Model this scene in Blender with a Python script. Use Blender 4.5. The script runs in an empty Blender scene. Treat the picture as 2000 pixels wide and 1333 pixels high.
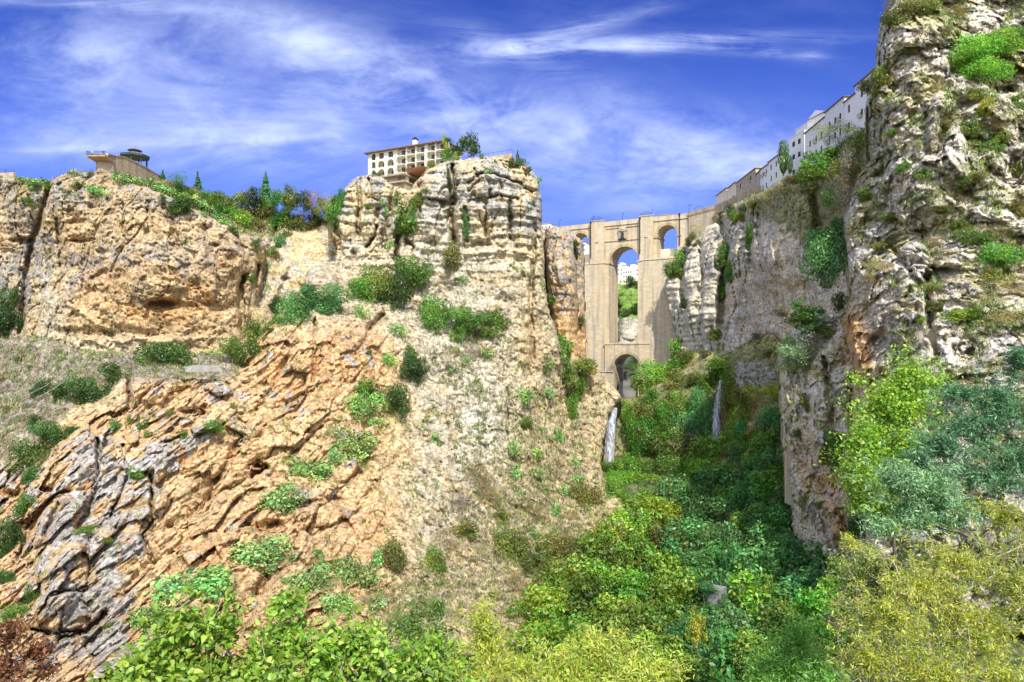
import bpy, math, random
import numpy as np
from mathutils import Vector, Matrix, geometry
# ------------------------------------------------------------------ camera, world, sun, exposure
C = bpy.context.scene
COL = C.collection
F, HZ = 1333.333, 700.0           # focal length in photo pixels, horizon row (camera is level)
cam = bpy.data.cameras.new('camera'); co = bpy.data.objects.new('camera', cam); COL.objects.link(co)
cam.lens = 24; cam.sensor_width = 36; cam.shift_y = (HZ - 666.5) / 2000
cam.clip_start = 0.1; cam.clip_end = 20000
co.location = (0, 0, 0); co.rotation_euler = (math.radians(90), 0, 0)
C.camera = co
TOSUN = Vector((0.165, -0.80, 0.90)).normalized()
EL = math.asin(TOSUN.z); AZ = math.atan2(TOSUN.x, TOSUN.y)
C.view_settings.view_transform = 'Standard'; C.view_settings.look = 'None'
C.view_settings.gamma = 1; C.view_settings.exposure = 0.64
C.cycles.max_bounces = 5; C.cycles.diffuse_bounces = 3; C.cycles.transparent_max_bounces = 6
C.cycles.glossy_bounces = 2; C.cycles.transmission_bounces = 3
sun = bpy.data.lights.new('sun', 'SUN'); sun.energy = 3.7; sun.angle = math.radians(0.5); sun.color = (1, .95, .84)
so = bpy.data.objects.new('sun', sun); COL.objects.link(so)
so.rotation_euler = TOSUN.to_track_quat('Z', 'Y').to_euler()
W = bpy.data.worlds.new('World'); C.world = W; W.use_nodes = True

class NT:
    def __init__(s, tree): s.t = tree; s.n = tree.nodes; s.l = tree.links
    def add(s, typ, ins=None, **kw):
        n = s.n.new(typ)
        for k, v in kw.items(): setattr(n, k, v)
        for k, v in (ins or {}).items():
            if hasattr(v, 'links') or isinstance(v, bpy.types.NodeSocket): s.l.new(v, n.inputs[k])
            else: n.inputs[k].default_value = v
        return n
    def m(s, op, a, b=None, c=None, clamp=False):
        n = s.n.new('ShaderNodeMath'); n.operation = op; n.use_clamp = clamp
        for i, v in enumerate((a, b, c)):
            if v is None: continue
            if isinstance(v, bpy.types.NodeSocket): s.l.new(v, n.inputs[i])
            else: n.inputs[i].default_value = v
        return n.outputs[0]
    def mix(s, fac, a, b, blend='MIX'):
        n = s.n.new('ShaderNodeMix'); n.data_type = 'RGBA'; n.blend_type = blend
        for k, v in ((0, fac), (6, a), (7, b)):
            if isinstance(v, bpy.types.NodeSocket): s.l.new(v, n.inputs[k])
            else: n.inputs[k].default_value = v
        return n.outputs[2]
    def ramp(s, fac, lo, hi):
        n = s.n.new('ShaderNodeMapRange'); n.interpolation_type = 'SMOOTHSTEP'
        s.l.new(fac, n.inputs[0]); n.inputs[1].default_value = lo; n.inputs[2].default_value = hi
        return n.outputs[0]

w = NT(W.node_tree); w.n.clear()
sky = w.add('ShaderNodeTexSky', sky_type='NISHITA', sun_disc=False, sun_elevation=EL, sun_rotation=AZ,
            altitude=700, air_density=1.0, dust_density=0.6, ozone_density=4.0)
tc = w.add('ShaderNodeTexCoord')
sep = w.add('ShaderNodeSeparateXYZ', {0: tc.outputs['Generated']})
dy = w.m('MAXIMUM', sep.outputs[1], 0.05); dz = w.m('MAXIMUM', sep.outputs[2], 0.0)
tx = w.m('DIVIDE', sep.outputs[0], dy); tz = w.m('DIVIDE', dz, dy)      # tangents of azimuth and height
def cnoise(sx, sy, rot, sc, det, off, rough=.6, dist=0.0):
    v = w.add('ShaderNodeCombineXYZ', {0: tx, 1: tz, 2: off})
    mp = w.add('ShaderNodeMapping', {'Vector': v.outputs[0], 'Rotation': (0, 0, rot), 'Scale': (sx, sy, 1)})
    return w.add('ShaderNodeTexNoise', {'Vector': mp.outputs[0], 'Scale': sc, 'Detail': det, 'Roughness': rough, 'Distortion': dist}).outputs[0]
def blob(cx, cy, rx, ry, rot=0.0):        # soft patch of cloud round a direction
    x, y = (cx - 1000) / F, (HZ - cy) / F
    a = w.m('SUBTRACT', tx, x); b = w.m('SUBTRACT', tz, y)
    c, s_ = math.cos(rot), math.sin(rot)
    u = w.m('ADD', w.m('MULTIPLY', a, c * F / rx), w.m('MULTIPLY', b, s_ * F / rx))
    v = w.m('ADD', w.m('MULTIPLY', a, -s_ * F / ry), w.m('MULTIPLY', b, c * F / ry))
    r = w.m('ADD', w.m('MULTIPLY', u, u), w.m('MULTIPLY', v, v))
    return w.m('EXPONENT', w.m('MULTIPLY', r, -1.0))
n1 = cnoise(.8, 2.6, .18, 2.6, 7, 3.1, .62, .5)
n2 = cnoise(1.2, 9.0, .12, 3.0, 8, 8.7, .66, .9)
n3 = cnoise(1.6, 3.0, -.45, 5.0, 8, 1.7, .66, .4)
def total(items):
    t = None
    for it, k in items:
        q = w.m('MULTIPLY', it, k); t = q if t is None else w.m('ADD', t, q)
    return t
broad = total([(blob(330, 190, 420, 120, -.12), .85), (blob(100, 90, 330, 60, -.1), .55), (blob(560, 70, 330, 55, -.3), .75),
               (blob(1200, 265, 330, 75, -.1), .95), (blob(1330, 350, 230, 80, .1), .9), (blob(800, 180, 260, 90, -.35), .6),
               (blob(400, 285, 520, 45, 0), .6), (blob(760, 290, 260, 60, 0), .35)])
thin = total([(blob(1230, 88, 310, 17, .03), 1.25), (blob(1120, 60, 200, 20, .3), .7), (blob(1480, 95, 120, 14, -.15), .6),
              (blob(1000, 100, 150, 25, -.35), .45), (blob(1590, 108, 30, 14, .2), .3), (blob(350, 280, 420, 8, .05), .5), (blob(150, 8, 350, 12, -.05), .5)])
cl = w.m('MULTIPLY', broad, w.m('ADD', w.m('MULTIPLY', w.ramp(n1, .33, .68), .65), w.m('MULTIPLY', w.ramp(n3, .38, .72), .45)))
ct = w.m('MULTIPLY', thin, w.m('ADD', w.m('MULTIPLY', w.ramp(n2, .35, .65), .75), w.m('MULTIPLY', w.ramp(n3, .4, .7), .35)))
mask = w.m('ADD', w.m('ADD', cl, ct), w.m('MULTIPLY', w.ramp(n1, .45, .8), .12))
mask = w.m('MULTIPLY', mask, .72, clamp=True)
skyc = w.mix(1.0, sky.outputs[0], (.17, .26, .70, 1), 'MULTIPLY')
lowc = w.ramp(tz, .10, .55)
skyc = w.mix(w.m('MULTIPLY', w.m('SUBTRACT', 1.0, lowc), .55), skyc, (1.15, 1.85, 5.2, 1))
fin = w.mix(mask, skyc, (3.6, 4.2, 6.1, 1))
back = w.ramp(w.m('MULTIPLY', sep.outputs[1], -1.0), -.15, .5)      # unseen bright sky added behind the viewer to lift the light in shade
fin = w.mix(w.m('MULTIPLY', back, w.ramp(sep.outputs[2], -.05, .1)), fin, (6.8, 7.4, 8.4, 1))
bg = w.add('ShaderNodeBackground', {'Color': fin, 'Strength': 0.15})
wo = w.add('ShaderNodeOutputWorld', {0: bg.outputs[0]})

# ------------------------------------------------------------------ helpers
RNG = np.random.RandomState(7); random.seed(5)
def P(px, py, D): return Vector(((px - 1000) / F * D, D, (HZ - py) / F * D))
def tag(o, label=None, cat=None, group=None, kind=None):
    for k, v in (('label', label), ('category', cat), ('group', group), ('kind', kind)):
        if v: o[k] = v
    return o
def empty(name, loc=(0, 0, 0), rz=0, label=None, cat=None, group=None):
    o = bpy.data.objects.new(name, None); COL.objects.link(o); o.location = loc; o.rotation_euler = (0, 0, rz)
    o.empty_display_size = .5
    return tag(o, label, cat, group)
def link(name, me, mat=None, parent=None):
    o = bpy.data.objects.new(name, me); COL.objects.link(o)
    if mat and not me.materials: me.materials.append(mat)
    if parent: o.parent = parent
    return o
def np_mesh(name, V, Fq, col=None, smooth=False):
    """mesh from arrays; Fq is (n,3) or (n,4)"""
    me = bpy.data.meshes.new(name); V = np.asarray(V, np.float32); Fq = np.asarray(Fq, np.int32)
    k = Fq.shape[1]; n = len(Fq)
    me.vertices.add(len(V)); me.vertices.foreach_set('co', V.ravel())
    me.loops.add(n * k); me.loops.foreach_set('vertex_index', Fq.ravel())
    me.polygons.add(n); me.polygons.foreach_set('loop_start', np.arange(n, dtype=np.int32) * k)
    me.polygons.foreach_set('loop_total', np.full(n, k, np.int32))
    if smooth: me.polygons.foreach_set('use_smooth', np.ones(n, bool))
    me.update(calc_edges=True)
    if col is not None:
        a = me.color_attributes.new('Col', 'FLOAT_COLOR', 'POINT')
        c4 = np.ones((len(V), 4), np.float32); c4[:, :3] = col; a.data.foreach_set('color', c4.ravel())
    return me
class MB:
    """collects simple solids as one mesh"""
    def __init__(s): s.v = []; s.f = []
    def prism(s, bot, top):
        b = len(s.v); n = len(bot); s.v += [tuple(p) for p in bot] + [tuple(p) for p in top]
        s.f.append(tuple(b + i for i in range(n))[::-1]); s.f.append(tuple(b + n + i for i in range(n)))
        for i in range(n): j = (i + 1) % n; s.f.append((b + i, b + j, b + n + j, b + n + i))
    def box(s, x0, x1, y0, y1, z0, z1):
        s.prism([(x0, y0, z0), (x1, y0, z0), (x1, y1, z0), (x0, y1, z0)], [(x0, y0, z1), (x1, y0, z1), (x1, y1, z1), (x0, y1, z1)])
    def strip(s, sa, sb, la, lb, ha, hb, y0, y1):
        s.prism([(sa, y0, la), (sb, y0, lb), (sb, y1, lb), (sa, y1, la)], [(sa, y0, ha), (sb, y0, hb), (sb, y1, hb), (sa, y1, ha)])
    def tube(s, pts, r0, r1=None, n=6):
        pts = [Vector(p) for p in pts]; r1 = r0 if r1 is None else r1; b = len(s.v); m = len(pts)
        for i, p in enumerate(pts):
            d = (pts[min(i + 1, m - 1)] - pts[max(i - 1, 0)]).normalized()
            a = d.orthogonal().normalized(); c = d.cross(a); r = r0 + (r1 - r0) * i / max(m - 1, 1)
            for k in range(n):
                t = 2 * math.pi * k / n; s.v.append(tuple(p + (a * math.cos(t) + c * math.sin(t)) * r))
        for i in range(m - 1):
            for k in range(n):
                j = (k + 1) % n; s.f.append((b + i * n + k, b + i * n + j, b + (i + 1) * n + j, b + (i + 1) * n + k))
        s.f.append(tuple(b + k for k in range(n))[::-1]); s.f.append(tuple(b + (m - 1) * n + k for k in range(n)))
    def cyl(s, x, y, z0, z1, r0, r1=None, n=12, rot=0.0):
        r1 = r0 if r1 is None else r1
        q = [(math.cos(rot + 2 * math.pi * k / n), math.sin(rot + 2 * math.pi * k / n)) for k in range(n)]
        s.prism([(x + a * r0, y + b * r0, z0) for a, b in q], [(x + a * r1, y + b * r1, z1) for a, b in q])
    def build(s, name, mat, parent=None):
        me = bpy.data.meshes.new(name); me.from_pydata(s.v, [], s.f); me.update()
        return link(name, me, mat, parent)
def wall(mb, s0, s1, zb, zt, y0, y1, ops=()):
    """wall from s0 to s1; zb, zt numbers or functions of s; ops (a, b, z0, z1, arched): z1 is the crown"""
    fb = zb if callable(zb) else (lambda s: zb); ft = zt if callable(zt) else (lambda s: zt)
    br = {s0, s1}
    for a, b, z0, z1, ar in ops:
        n = 14 if ar else 1
        for i in range(n + 1): br.add(a + (b - a) * (0.5 - 0.5 * math.cos(math.pi * i / n)) if ar else a + (b - a) * i)
    br = sorted(x for x in br if s0 - 1e-6 <= x <= s1 + 1e-6)
    for sa, sb in zip(br[:-1], br[1:]):
        if sb - sa < 1e-5: continue
        mid = (sa + sb) / 2
        cuts = sorted([o for o in ops if o[0] < mid < o[1]], key=lambda o: o[2])
        la, lb = fb(sa), fb(sb)
        for a, b, z0, z1, ar in cuts:
            def hi(s):
                if not ar: return z1
                r = (b - a) / 2; h = min(r, z1 - z0); t = (s - (a + b) / 2) / r
                return z1 - h + h * math.sqrt(max(0, 1 - t * t))
            if z0 > min(la, lb) + 1e-4: mb.strip(sa, sb, la, lb, z0, z0, y0, y1)
            la, lb = hi(sa), hi(sb)
        mb.strip(sa, sb, la, lb, ft(sa), ft(sb), y0, y1)
class Frame:
    """a wall line in plan between two photo columns at given distances; local x runs along it, local y away from the viewer"""
    def __init__(s, px0, D0, px1, D1):
        s.o = Vector(((px0 - 1000) / F * D0, D0)); e = Vector(((px1 - 1000) / F * D1, D1))
        s.L = (e - s.o).length; s.u = (e - s.o) / s.L; s.rz = math.atan2(s.u.y, s.u.x)
    def s(s, px):
        k = (px - 1000) / F
        return (k * s.o.y - s.o.x) / (s.u.x - k * s.u.y)
    def z(s, px, py): return (HZ - py) / F * (s.o.y + s.u.y * s.s(px))
    def w(s, a, y, z): return Vector((s.o.x + s.u.x * a - s.u.y * y, s.o.y + s.u.y * a + s.u.x * y, z))

# numpy gradient noise, vectorised
_perm = np.random.RandomState(11).permutation(256).astype(np.int32); _perm = np.concatenate([_perm, _perm, _perm])
_g = np.random.RandomState(3).normal(size=(256, 3)); _g = (_g / np.linalg.norm(_g, axis=1)[:, None]).astype(np.float32)
def pn(x, y, z):
    x, y, z = np.broadcast_arrays(np.float32(x), np.float32(y), np.float32(z))
    xi, yi, zi = np.floor(x).astype(np.int32), np.floor(y).astype(np.int32), np.floor(z).astype(np.int32)
    xf, yf, zf = x - xi, y - yi, z - zi
    u, v, q = (t * t * t * (t * (t * 6 - 15) + 10) for t in (xf, yf, zf))
    xi &= 255; yi &= 255; zi &= 255
    def c(i, j, k):
        h = _perm[_perm[_perm[xi + i] + yi + j] + zi + k]; g = _g[h]
        return g[..., 0] * (xf - i) + g[..., 1] * (yf - j) + g[..., 2] * (zf - k)
    def L(a, b, t): return a + t * (b - a)
    return 1.6 * L(L(L(c(0,0,0), c(1,0,0), u), L(c(0,1,0), c(1,1,0), u), v), L(L(c(0,0,1), c(1,0,1), u), L(c(0,1,1), c(1,1,1), u), v), q)
def fbm(x, y, z, o=4, g=.5, l=2.03):
    t = 0; a = 1.0
    for i in range(o): t = t + a * pn(x + 17.3 * i, y + 5.1 * i, z - 9.7 * i); a *= g; x, y, z = x * l, y * l, z * l
    return t
def ridge(x, y, z, o=3, g=.5):
    t = 0; a = 1.0
    for i in range(o): t = t + a * (1 - 2 * np.abs(pn(x + 7.7 * i, y - 3.3 * i, z + 1.9 * i))); a *= g; x, y, z = x * 2.1, y * 2.1, z * 2.1
    return t
def worley(x, y, z):
    """distance to the nearest and second nearest jittered cell point, and a cell value"""
    xi, yi, zi = (np.floor(t).astype(np.int32) for t in (x, y, z))
    d1 = np.full(x.shape, 9.0, np.float32); d2 = d1.copy(); idv = np.zeros(x.shape, np.float32); fc = idv.copy()
    for i in (-1, 0, 1):
        for j in (-1, 0, 1):
            for k in (-1, 0, 1):
                a, b, c = xi + i, yi + j, zi + k
                h = _perm[_perm[_perm[a & 255] + (b & 255)] + (c & 255)]
                g = _g[h] * .45 + .5
                q0, q1, q2 = x - a - g[..., 0], y - b - g[..., 1], z - c - g[..., 2]; d = np.sqrt(q0 ** 2 + q1 ** 2 + q2 ** 2).astype(np.float32); g2 = _g[(h * 7 + 13) & 255]; f_ = g2[..., 0] * q0 + g2[..., 1] * q1 + g2[..., 2] * q2
                nn = d < d1
                d2 = np.where(nn, d1, np.minimum(d2, d)); idv = np.where(nn, h / 255.0, idv); fc = np.where(nn, f_, fc); d1 = np.where(nn, d, d1)
    return d1, d2, idv, fc
def sstep(x, a, b): t = np.clip((x - a) / (b - a), 0, 1); return t * t * (3 - 2 * t)

# ------------------------------------------------------------------ materials
def attr_mat(name, fine=.35, scale=1.2, bump=.35, rough=.95, bscale=2.0, tint=None):
    """rock: colour from the mesh's own mineral colour attribute, broken up by procedural grain"""
    m = bpy.data.materials.new(name); m.use_nodes = True; t = NT(m.node_tree); bs = t.n['Principled BSDF']
    at = t.add('ShaderNodeAttribute', attribute_name='Col'); g = t.add('ShaderNodeNewGeometry')
    n = t.add('ShaderNodeTexNoise', {'Vector': g.outputs['Position'], 'Scale': scale, 'Detail': 8, 'Roughness': .7}).outputs[0]
    v = t.add('ShaderNodeTexVoronoi', {'Vector': g.outputs['Position'], 'Scale': scale * 1.7}).outputs['Distance']
    k = t.m('ADD', t.m('MULTIPLY', t.ramp(n, .38, .62), fine * 2), 1 - fine)
    nb = t.add('ShaderNodeTexNoise', {'Vector': g.outputs['Position'], 'Scale': scale * .22, 'Detail': 5, 'Roughness': .6}).outputs[0]
    k = t.m('MULTIPLY', k, t.m('ADD', t.m('MULTIPLY', t.ramp(nb, .35, .65), .3), .82))
    k = t.m('MULTIPLY', k, t.m('ADD', t.m('MULTIPLY', t.ramp(v, .0, .6), .3), .8))
    col = t.mix(1.0, at.outputs['Color'], k, 'MULTIPLY')
    t.l.new(col, bs.inputs['Base Color']); bs.inputs['Roughness'].default_value = rough
    bs.inputs['Specular IOR Level'].default_value = .15
    n2 = t.add('ShaderNodeTexNoise', {'Vector': g.outputs['Position'], 'Scale': bscale, 'Detail': 6, 'Roughness': .75}).outputs[0]
    b = t.add('ShaderNodeBump', {'Height': n2, 'Strength': bump, 'Distance': .6}); t.l.new(b.outputs[0], bs.inputs['Normal'])
    return m
def leaf_mat(name, trans=.3, var=.35):
    m = bpy.data.materials.new(name); m.use_nodes = True; t = NT(m.node_tree); t.n.clear()
    at = t.add('ShaderNodeAttribute', attribute_name='Col'); oi = t.add('ShaderNodeObjectInfo')
    col = t.mix(1.0, at.outputs['Color'], oi.outputs['Color'], 'MULTIPLY')
    hs = t.add('ShaderNodeHueSaturation', {'Color': col, 'Hue': t.m('ADD', t.m('MULTIPLY', oi.outputs['Random'], .03), .485),
               'Value': t.m('ADD', t.m('MULTIPLY', oi.outputs['Random'], var), 1 - var / 2)})
    d = t.add('ShaderNodeBsdfDiffuse', {'Color': hs.outputs[0]})
    tl = t.mix(1.0, hs.outputs[0], (1.25, 1.35, .6, 1), 'MULTIPLY')
    tr = t.add('ShaderNodeBsdfTranslucent', {'Color': tl})
    gl = t.add('ShaderNodeBsdfGlossy', {'Color': (.8, .85, .9, 1), 'Roughness': .45})
    mx = t.add('ShaderNodeMixShader', {0: trans, 1: d.outputs[0], 2: tr.outputs[0]})
    mx2 = t.add('ShaderNodeMixShader', {0: .035, 1: mx.outputs[0], 2: gl.outputs[0]})
    t.add('ShaderNodeOutputMaterial', {0: mx2.outputs[0]})
    return m
def simple(name, col, rough=.8, metal=0.0, var=.12, scale=.7, bump=0.0, streak=0.0, streakcol=(.25, .22, .18, 1)):
    m = bpy.data.materials.new(name); m.use_nodes = True; t = NT(m.node_tree); bs = t.n['Principled BSDF']
    tcn = t.add('ShaderNodeTexCoord'); o = tcn.outputs['Object']
    n = t.add('ShaderNodeTexNoise', {'Vector': o, 'Scale': scale, 'Detail': 6, 'Roughness': .65}).outputs[0]
    c = t.mix(t.ramp(n, .3, .7), tuple(x * (1 - var) for x in col) + (1,), tuple(min(1, x * (1 + var)) for x in col) + (1,))
    if streak:
        mp = t.add('ShaderNodeMapping', {'Vector': o, 'Scale': (1.1, 1.1, .05)})
        s_ = t.add('ShaderNodeTexNoise', {'Vector': mp.outputs[0], 'Scale': 1.0, 'Detail': 5, 'Roughness': .6}).outputs[0]
        c = t.mix(t.m('MULTIPLY', t.ramp(s_, .5, .72), streak), c, streakcol)
    t.l.new(c, bs.inputs['Base Color']); bs.inputs['Roughness'].default_value = rough; bs.inputs['Metallic'].default_value = metal
    if bump:
        b = t.add('ShaderNodeBump', {'Height': n, 'Strength': bump, 'Distance': .1}); t.l.new(b.outputs[0], bs.inputs['Normal'])
    return m
def masonry(name, c1, c2, bw=1.0, bh=.45, stain=.5, staincol=(.17, .15, .12, 1), mortar=.7):
    m = bpy.data.materials.new(name); m.use_nodes = True; t = NT(m.node_tree); bs = t.n['Principled BSDF']
    tcn = t.add('ShaderNodeTexCoord'); o = tcn.outputs['Object']; sp = t.add('ShaderNodeSeparateXYZ', {0: o})
    h = t.m('ADD', sp.outputs[0], sp.outputs[1]); v = t.add('ShaderNodeCombineXYZ', {0: h, 1: sp.outputs[2], 2: 0.0})
    br = t.add('ShaderNodeTexBrick', {'Vector': v.outputs[0], 'Color1': c1 + (1,), 'Color2': c2 + (1,), 'Mortar': tuple(x * mortar for x in c1) + (1,),
               'Scale': 1.0, 'Mortar Size': .035, 'Brick Width': bw, 'Row Height': bh, 'Mortar Smooth': .3})
    n = t.add('ShaderNodeTexNoise', {'Vector': o, 'Scale': .16, 'Detail': 8, 'Roughness': .65}).outputs[0]
    n5 = t.add('ShaderNodeTexNoise', {'Vector': o, 'Scale': .9, 'Detail': 8, 'Roughness': .75}).outputs[0]
    mp = t.add('ShaderNodeMapping', {'Vector': o, 'Scale': (.4, .4, .03)})
    s_ = t.add('ShaderNodeTexNoise', {'Vector': mp.outputs[0], 'Scale': 1.0, 'Detail': 6, 'Roughness': .65}).outputs[0]
    c = t.mix(t.m('MULTIPLY', t.ramp(n5, .42, .6), .45), br.outputs[0], (.52, .42, .29, 1))
    c = t.mix(t.m('MULTIPLY', t.ramp(n, .42, .6), stain * .8), c, (.55, .47, .36, 1))
    c = t.mix(t.m('MULTIPLY', t.ramp(s_, .46, .6), stain), c, staincol)
    mp2 = t.add('ShaderNodeMapping', {'Vector': o, 'Scale': (.4, .4, .03), 'Location': (7, 3, 1)})
    s2 = t.add('ShaderNodeTexNoise', {'Vector': mp2.outputs[0], 'Scale': 1.0, 'Detail': 4}).outputs[0]
    c = t.mix(t.m('MULTIPLY', t.ramp(s2, .48, .6), .45), c, (.66, .48, .26, 1))
    t.l.new(c, bs.inputs['Base Color']); bs.inputs['Roughness'].default_value = .9; bs.inputs['Specular IOR Level'].default_value = .2
    b = t.add('ShaderNodeBump', {'Height': t.m('ADD', br.outputs[1], t.m('MULTIPLY', n5, -1.5)), 'Strength': .5, 'Distance': .08, }); b.invert = True
    t.l.new(b.outputs[0], bs.inputs['Normal'])
    return m
ROCK = attr_mat('rock', .42, 1.3, .5, bscale=2.2)
ROCKN = attr_mat('near_rock', .40, 2.6, .6, bscale=4.5)
LEAF = leaf_mat('foliage'); PAD = leaf_mat('cactus_pad', .08, .2)
BARK = simple('bark', (.16, .12, .085), .9, var=.3, scale=4); BARKP = simple('pale_bark', (.42, .37, .32), .85, var=.25, scale=6)
STONE = masonry('bridge_stone', (.72, .60, .42), (.50, .41, .28), 2.3, 1.05, .62, (.33, .29, .24, 1), mortar=.45)
STONE2 = masonry('terrace_stone', (.48, .37, .25), (.38, .28, .19), .7, .35, .35)
HOTELW = simple('hotel_render', (.80, .76, .64), .85, var=.08, streak=.35, streakcol=(.5, .45, .36, 1)); CREAM = simple('cream_render', (.74, .66, .48), .85, var=.08, streak=.25); WHITE = simple('white_render', (.82, .81, .78), .85, var=.04, streak=.1, streakcol=(.5, .48, .45, 1))
GLASS = simple('dark_window', (.03, .035, .045), .15); IRON = simple('dark_iron', (.03, .035, .04), .5, .6)
TILE = simple('roof_tile', (.2, .13, .09), .9, var=.3, scale=2); TILEL = simple('pale_roof_tile', (.4, .28, .19), .9, var=.3, scale=2)
WOOD = simple('brown_wood', (.12, .07, .04), .7, var=.3, scale=3)
# ------------------------------------------------------------------ terrain sheets
def rbf(pts, X, Y):
    A = np.array(pts, float); q = A[:, :2] / 100.0; n = len(q)
    d = np.sqrt(((q[:, None] - q[None]) ** 2).sum(-1)); M = np.zeros((n + 3, n + 3)); M[:n, :n] = d + np.eye(n) * 1e-3
    M[:n, n] = 1; M[:n, n + 1:] = q; M[n, :n] = 1; M[n + 1:, :n] = q.T
    wv = np.linalg.solve(M, np.concatenate([A[:, 2], [0, 0, 0]]))
    x, y = X / 100.0, Y / 100.0; r = wv[n] + wv[n + 1] * x + wv[n + 2] * y
    for i in range(n): r = r + wv[i] * np.sqrt((x - q[i, 0]) ** 2 + (y - q[i, 1]) ** 2 + .02)
    return r
def segdist(X, Y, poly, closed=False):
    d = np.full(X.shape, 1e9, np.float32); n = len(poly)
    for i in range(n if closed else n - 1):
        (ax, ay), (bx, by) = poly[i], poly[(i + 1) % n]; ex, ey = bx - ax, by - ay; L = ex * ex + ey * ey + 1e-9
        t = np.clip(((X - ax) * ex + (Y - ay) * ey) / L, 0, 1)
        d = np.minimum(d, (X - ax - t * ex) ** 2 + (Y - ay - t * ey) ** 2)
    return np.sqrt(d)
def inpoly(X, Y, poly):
    r = np.zeros(X.shape, bool); n = len(poly)
    for i in range(n):
        (ax, ay), (bx, by) = poly[i], poly[(i + 1) % n]
        if ay == by: continue
        r ^= ((ay > Y) != (by > Y)) & (X < (bx - ax) * (Y - ay) / (by - ay) + ax)
    return r
ZB = {'x0': -80, 'y0': -80, 's': 4}
zbuf = np.full((380, 560), 1e6, np.float32); zid = np.full((380, 560), -1, np.int32); LAYERS = []
def depth_at(px, py, r=0):
    i = int((py - ZB['y0']) / 4); j = int((px - ZB['x0']) / 4); k = max(0, int(r / 4))
    w_ = zbuf[max(i - k, 0):i + k + 1, max(j - k, 0):j + k + 1]; w_ = w_[w_ < 1e5]
    return float(np.median(w_)) if len(w_) else None
def sheet(name, outline, depths, disp, paint, step=2.0, rr=14, rd=5, creases=(), pits=(), bulges=(), skirt=35, edge=3.0, mat=None, clip=None):
    ol = np.array(outline, float); x0, y0 = np.maximum(ol.min(0) - 4, -70); x1, y1 = np.minimum(ol.max(0) + 4, (2070, 1420))
    gx = np.arange(x0, x1, step); gy = np.arange(y0, y1, step); X, Y = np.meshgrid(gx, gy); X = X.astype(np.float32); Y = Y.astype(np.float32)
    e = edge * (fbm(X / 23, Y / 23, 1.5, 3) + .3 * pn(X / 4, Y / 4, 7.7)); e2 = edge * (fbm(X / 23, Y / 23, 9.5, 3))
    ins = inpoly(X + e, Y + e2, outline)
    D = rbf(depths, X, Y).astype(np.float32)
    dd = segdist(X, Y, outline, True); t = np.clip(1 - dd / rr, 0, 1); D += rd * (1 - np.sqrt(np.maximum(0, 1 - t * t * .98)))
    wx = X + 3.5 * fbm(X / 16, Y / 16, 3.1, 3); wy = Y + 3.5 * fbm(X / 16, Y / 16, 6.1, 3)
    for pl, wd, dep in creases: D += dep * np.exp(-(segdist(wx, wy, pl) / wd) ** 2)
    for cx, cy, rx, ry, dep in pits: D += dep * np.exp(-(((wx - cx) / rx) ** 2 + ((wy - cy) / ry) ** 2) ** 1.5)
    for cx, cy, rx, ry, am in bulges:
        q = 1 - ((X - cx) / rx) ** 2 - ((Y - cy) / ry) ** 2; D -= am * np.sqrt(np.maximum(q, 0))
    x = (X - 1000) / F * D; z = (HZ - Y) / F * D
    dv = disp(x, D, z, X, Y); D2 = D - dv
    xs, zs = (X - 1000) / F * D2, (HZ - Y) / F * D2
    # slope up-facing measure from the surface itself, for soil and lichen
    col = paint(xs, D2, zs, X, Y, dv)
    if clip is not None: ins &= clip(X, Y)
    idx = -np.ones(X.shape, np.int64); cell = ins[:-1, :-1] & ins[1:, :-1] & ins[:-1, 1:] & ins[1:, 1:]
    used = np.zeros(X.shape, bool); used[:-1, :-1] |= cell; used[1:, :-1] |= cell; used[:-1, 1:] |= cell; used[1:, 1:] |= cell
    idx[used] = np.arange(used.sum())
    V = np.stack([xs[used], D2[used], zs[used]], 1); cc = np.stack([c[used] for c in col], 1)
    a, b, c, d = idx[:-1, :-1][cell], idx[1:, :-1][cell], idx[1:, 1:][cell], idx[:-1, 1:][cell]
    Q = np.stack([a, b, c, d], 1)
    # rim edges -> solid side going back from the face
    ed = np.concatenate([Q[:, [0, 1]], Q[:, [1, 2]], Q[:, [2, 3]], Q[:, [3, 0]]]); key = np.sort(ed, 1); kk = key[:, 0] * (1 << 32) + key[:, 1]
    _, inv, cnt = np.unique(kk, return_inverse=True, return_counts=True); rim = ed[cnt[inv] == 1]
    rv = np.unique(rim); mp = -np.ones(len(V), np.int64); S = [V]; SC = [cc]; base = len(V); prev = rv; faces = [Q]
    for k, fr in ((1, .08), (2, .35), (3, 1.0)):
        nv = V[rv].copy(); s_ = 1 + fr * skirt / nv[:, 1]; nv[:, 0] *= s_; nv[:, 1] *= s_; dn = nv[:, 2] < 0; nv[dn, 2] = nv[dn, 2] * s_[dn] - fr * 6
        nv += RNG.normal(size=nv.shape) * .15; S.append(nv); SC.append(cc[rv])
        mpn = mp.copy(); mpn[rv] = base + np.arange(len(rv)); lo = rim if k == 1 else mp[rim]
        faces.append(np.stack([lo[:, 1], lo[:, 0], mpn[rim[:, 0]], mpn[rim[:, 1]]], 1)); mp = mpn; base += len(rv)
    me = np_mesh(name, np.concatenate(S), np.concatenate(faces), np.concatenate(SC))
    o = link(name, me, mat or ROCK); tag(o, kind='structure')
    ii = ((Y[used] - ZB['y0']) / 4).astype(int); jj = ((X[used] - ZB['x0']) / 4).astype(int)
    ok = (ii >= 0) & (jj >= 0) & (ii < zbuf.shape[0]) & (jj < zbuf.shape[1]); dq = D2[used]
    L = len(LAYERS); LAYERS.append((name, V[:, :].astype(np.float32), np.stack([X[used], Y[used]], 1)))
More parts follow.
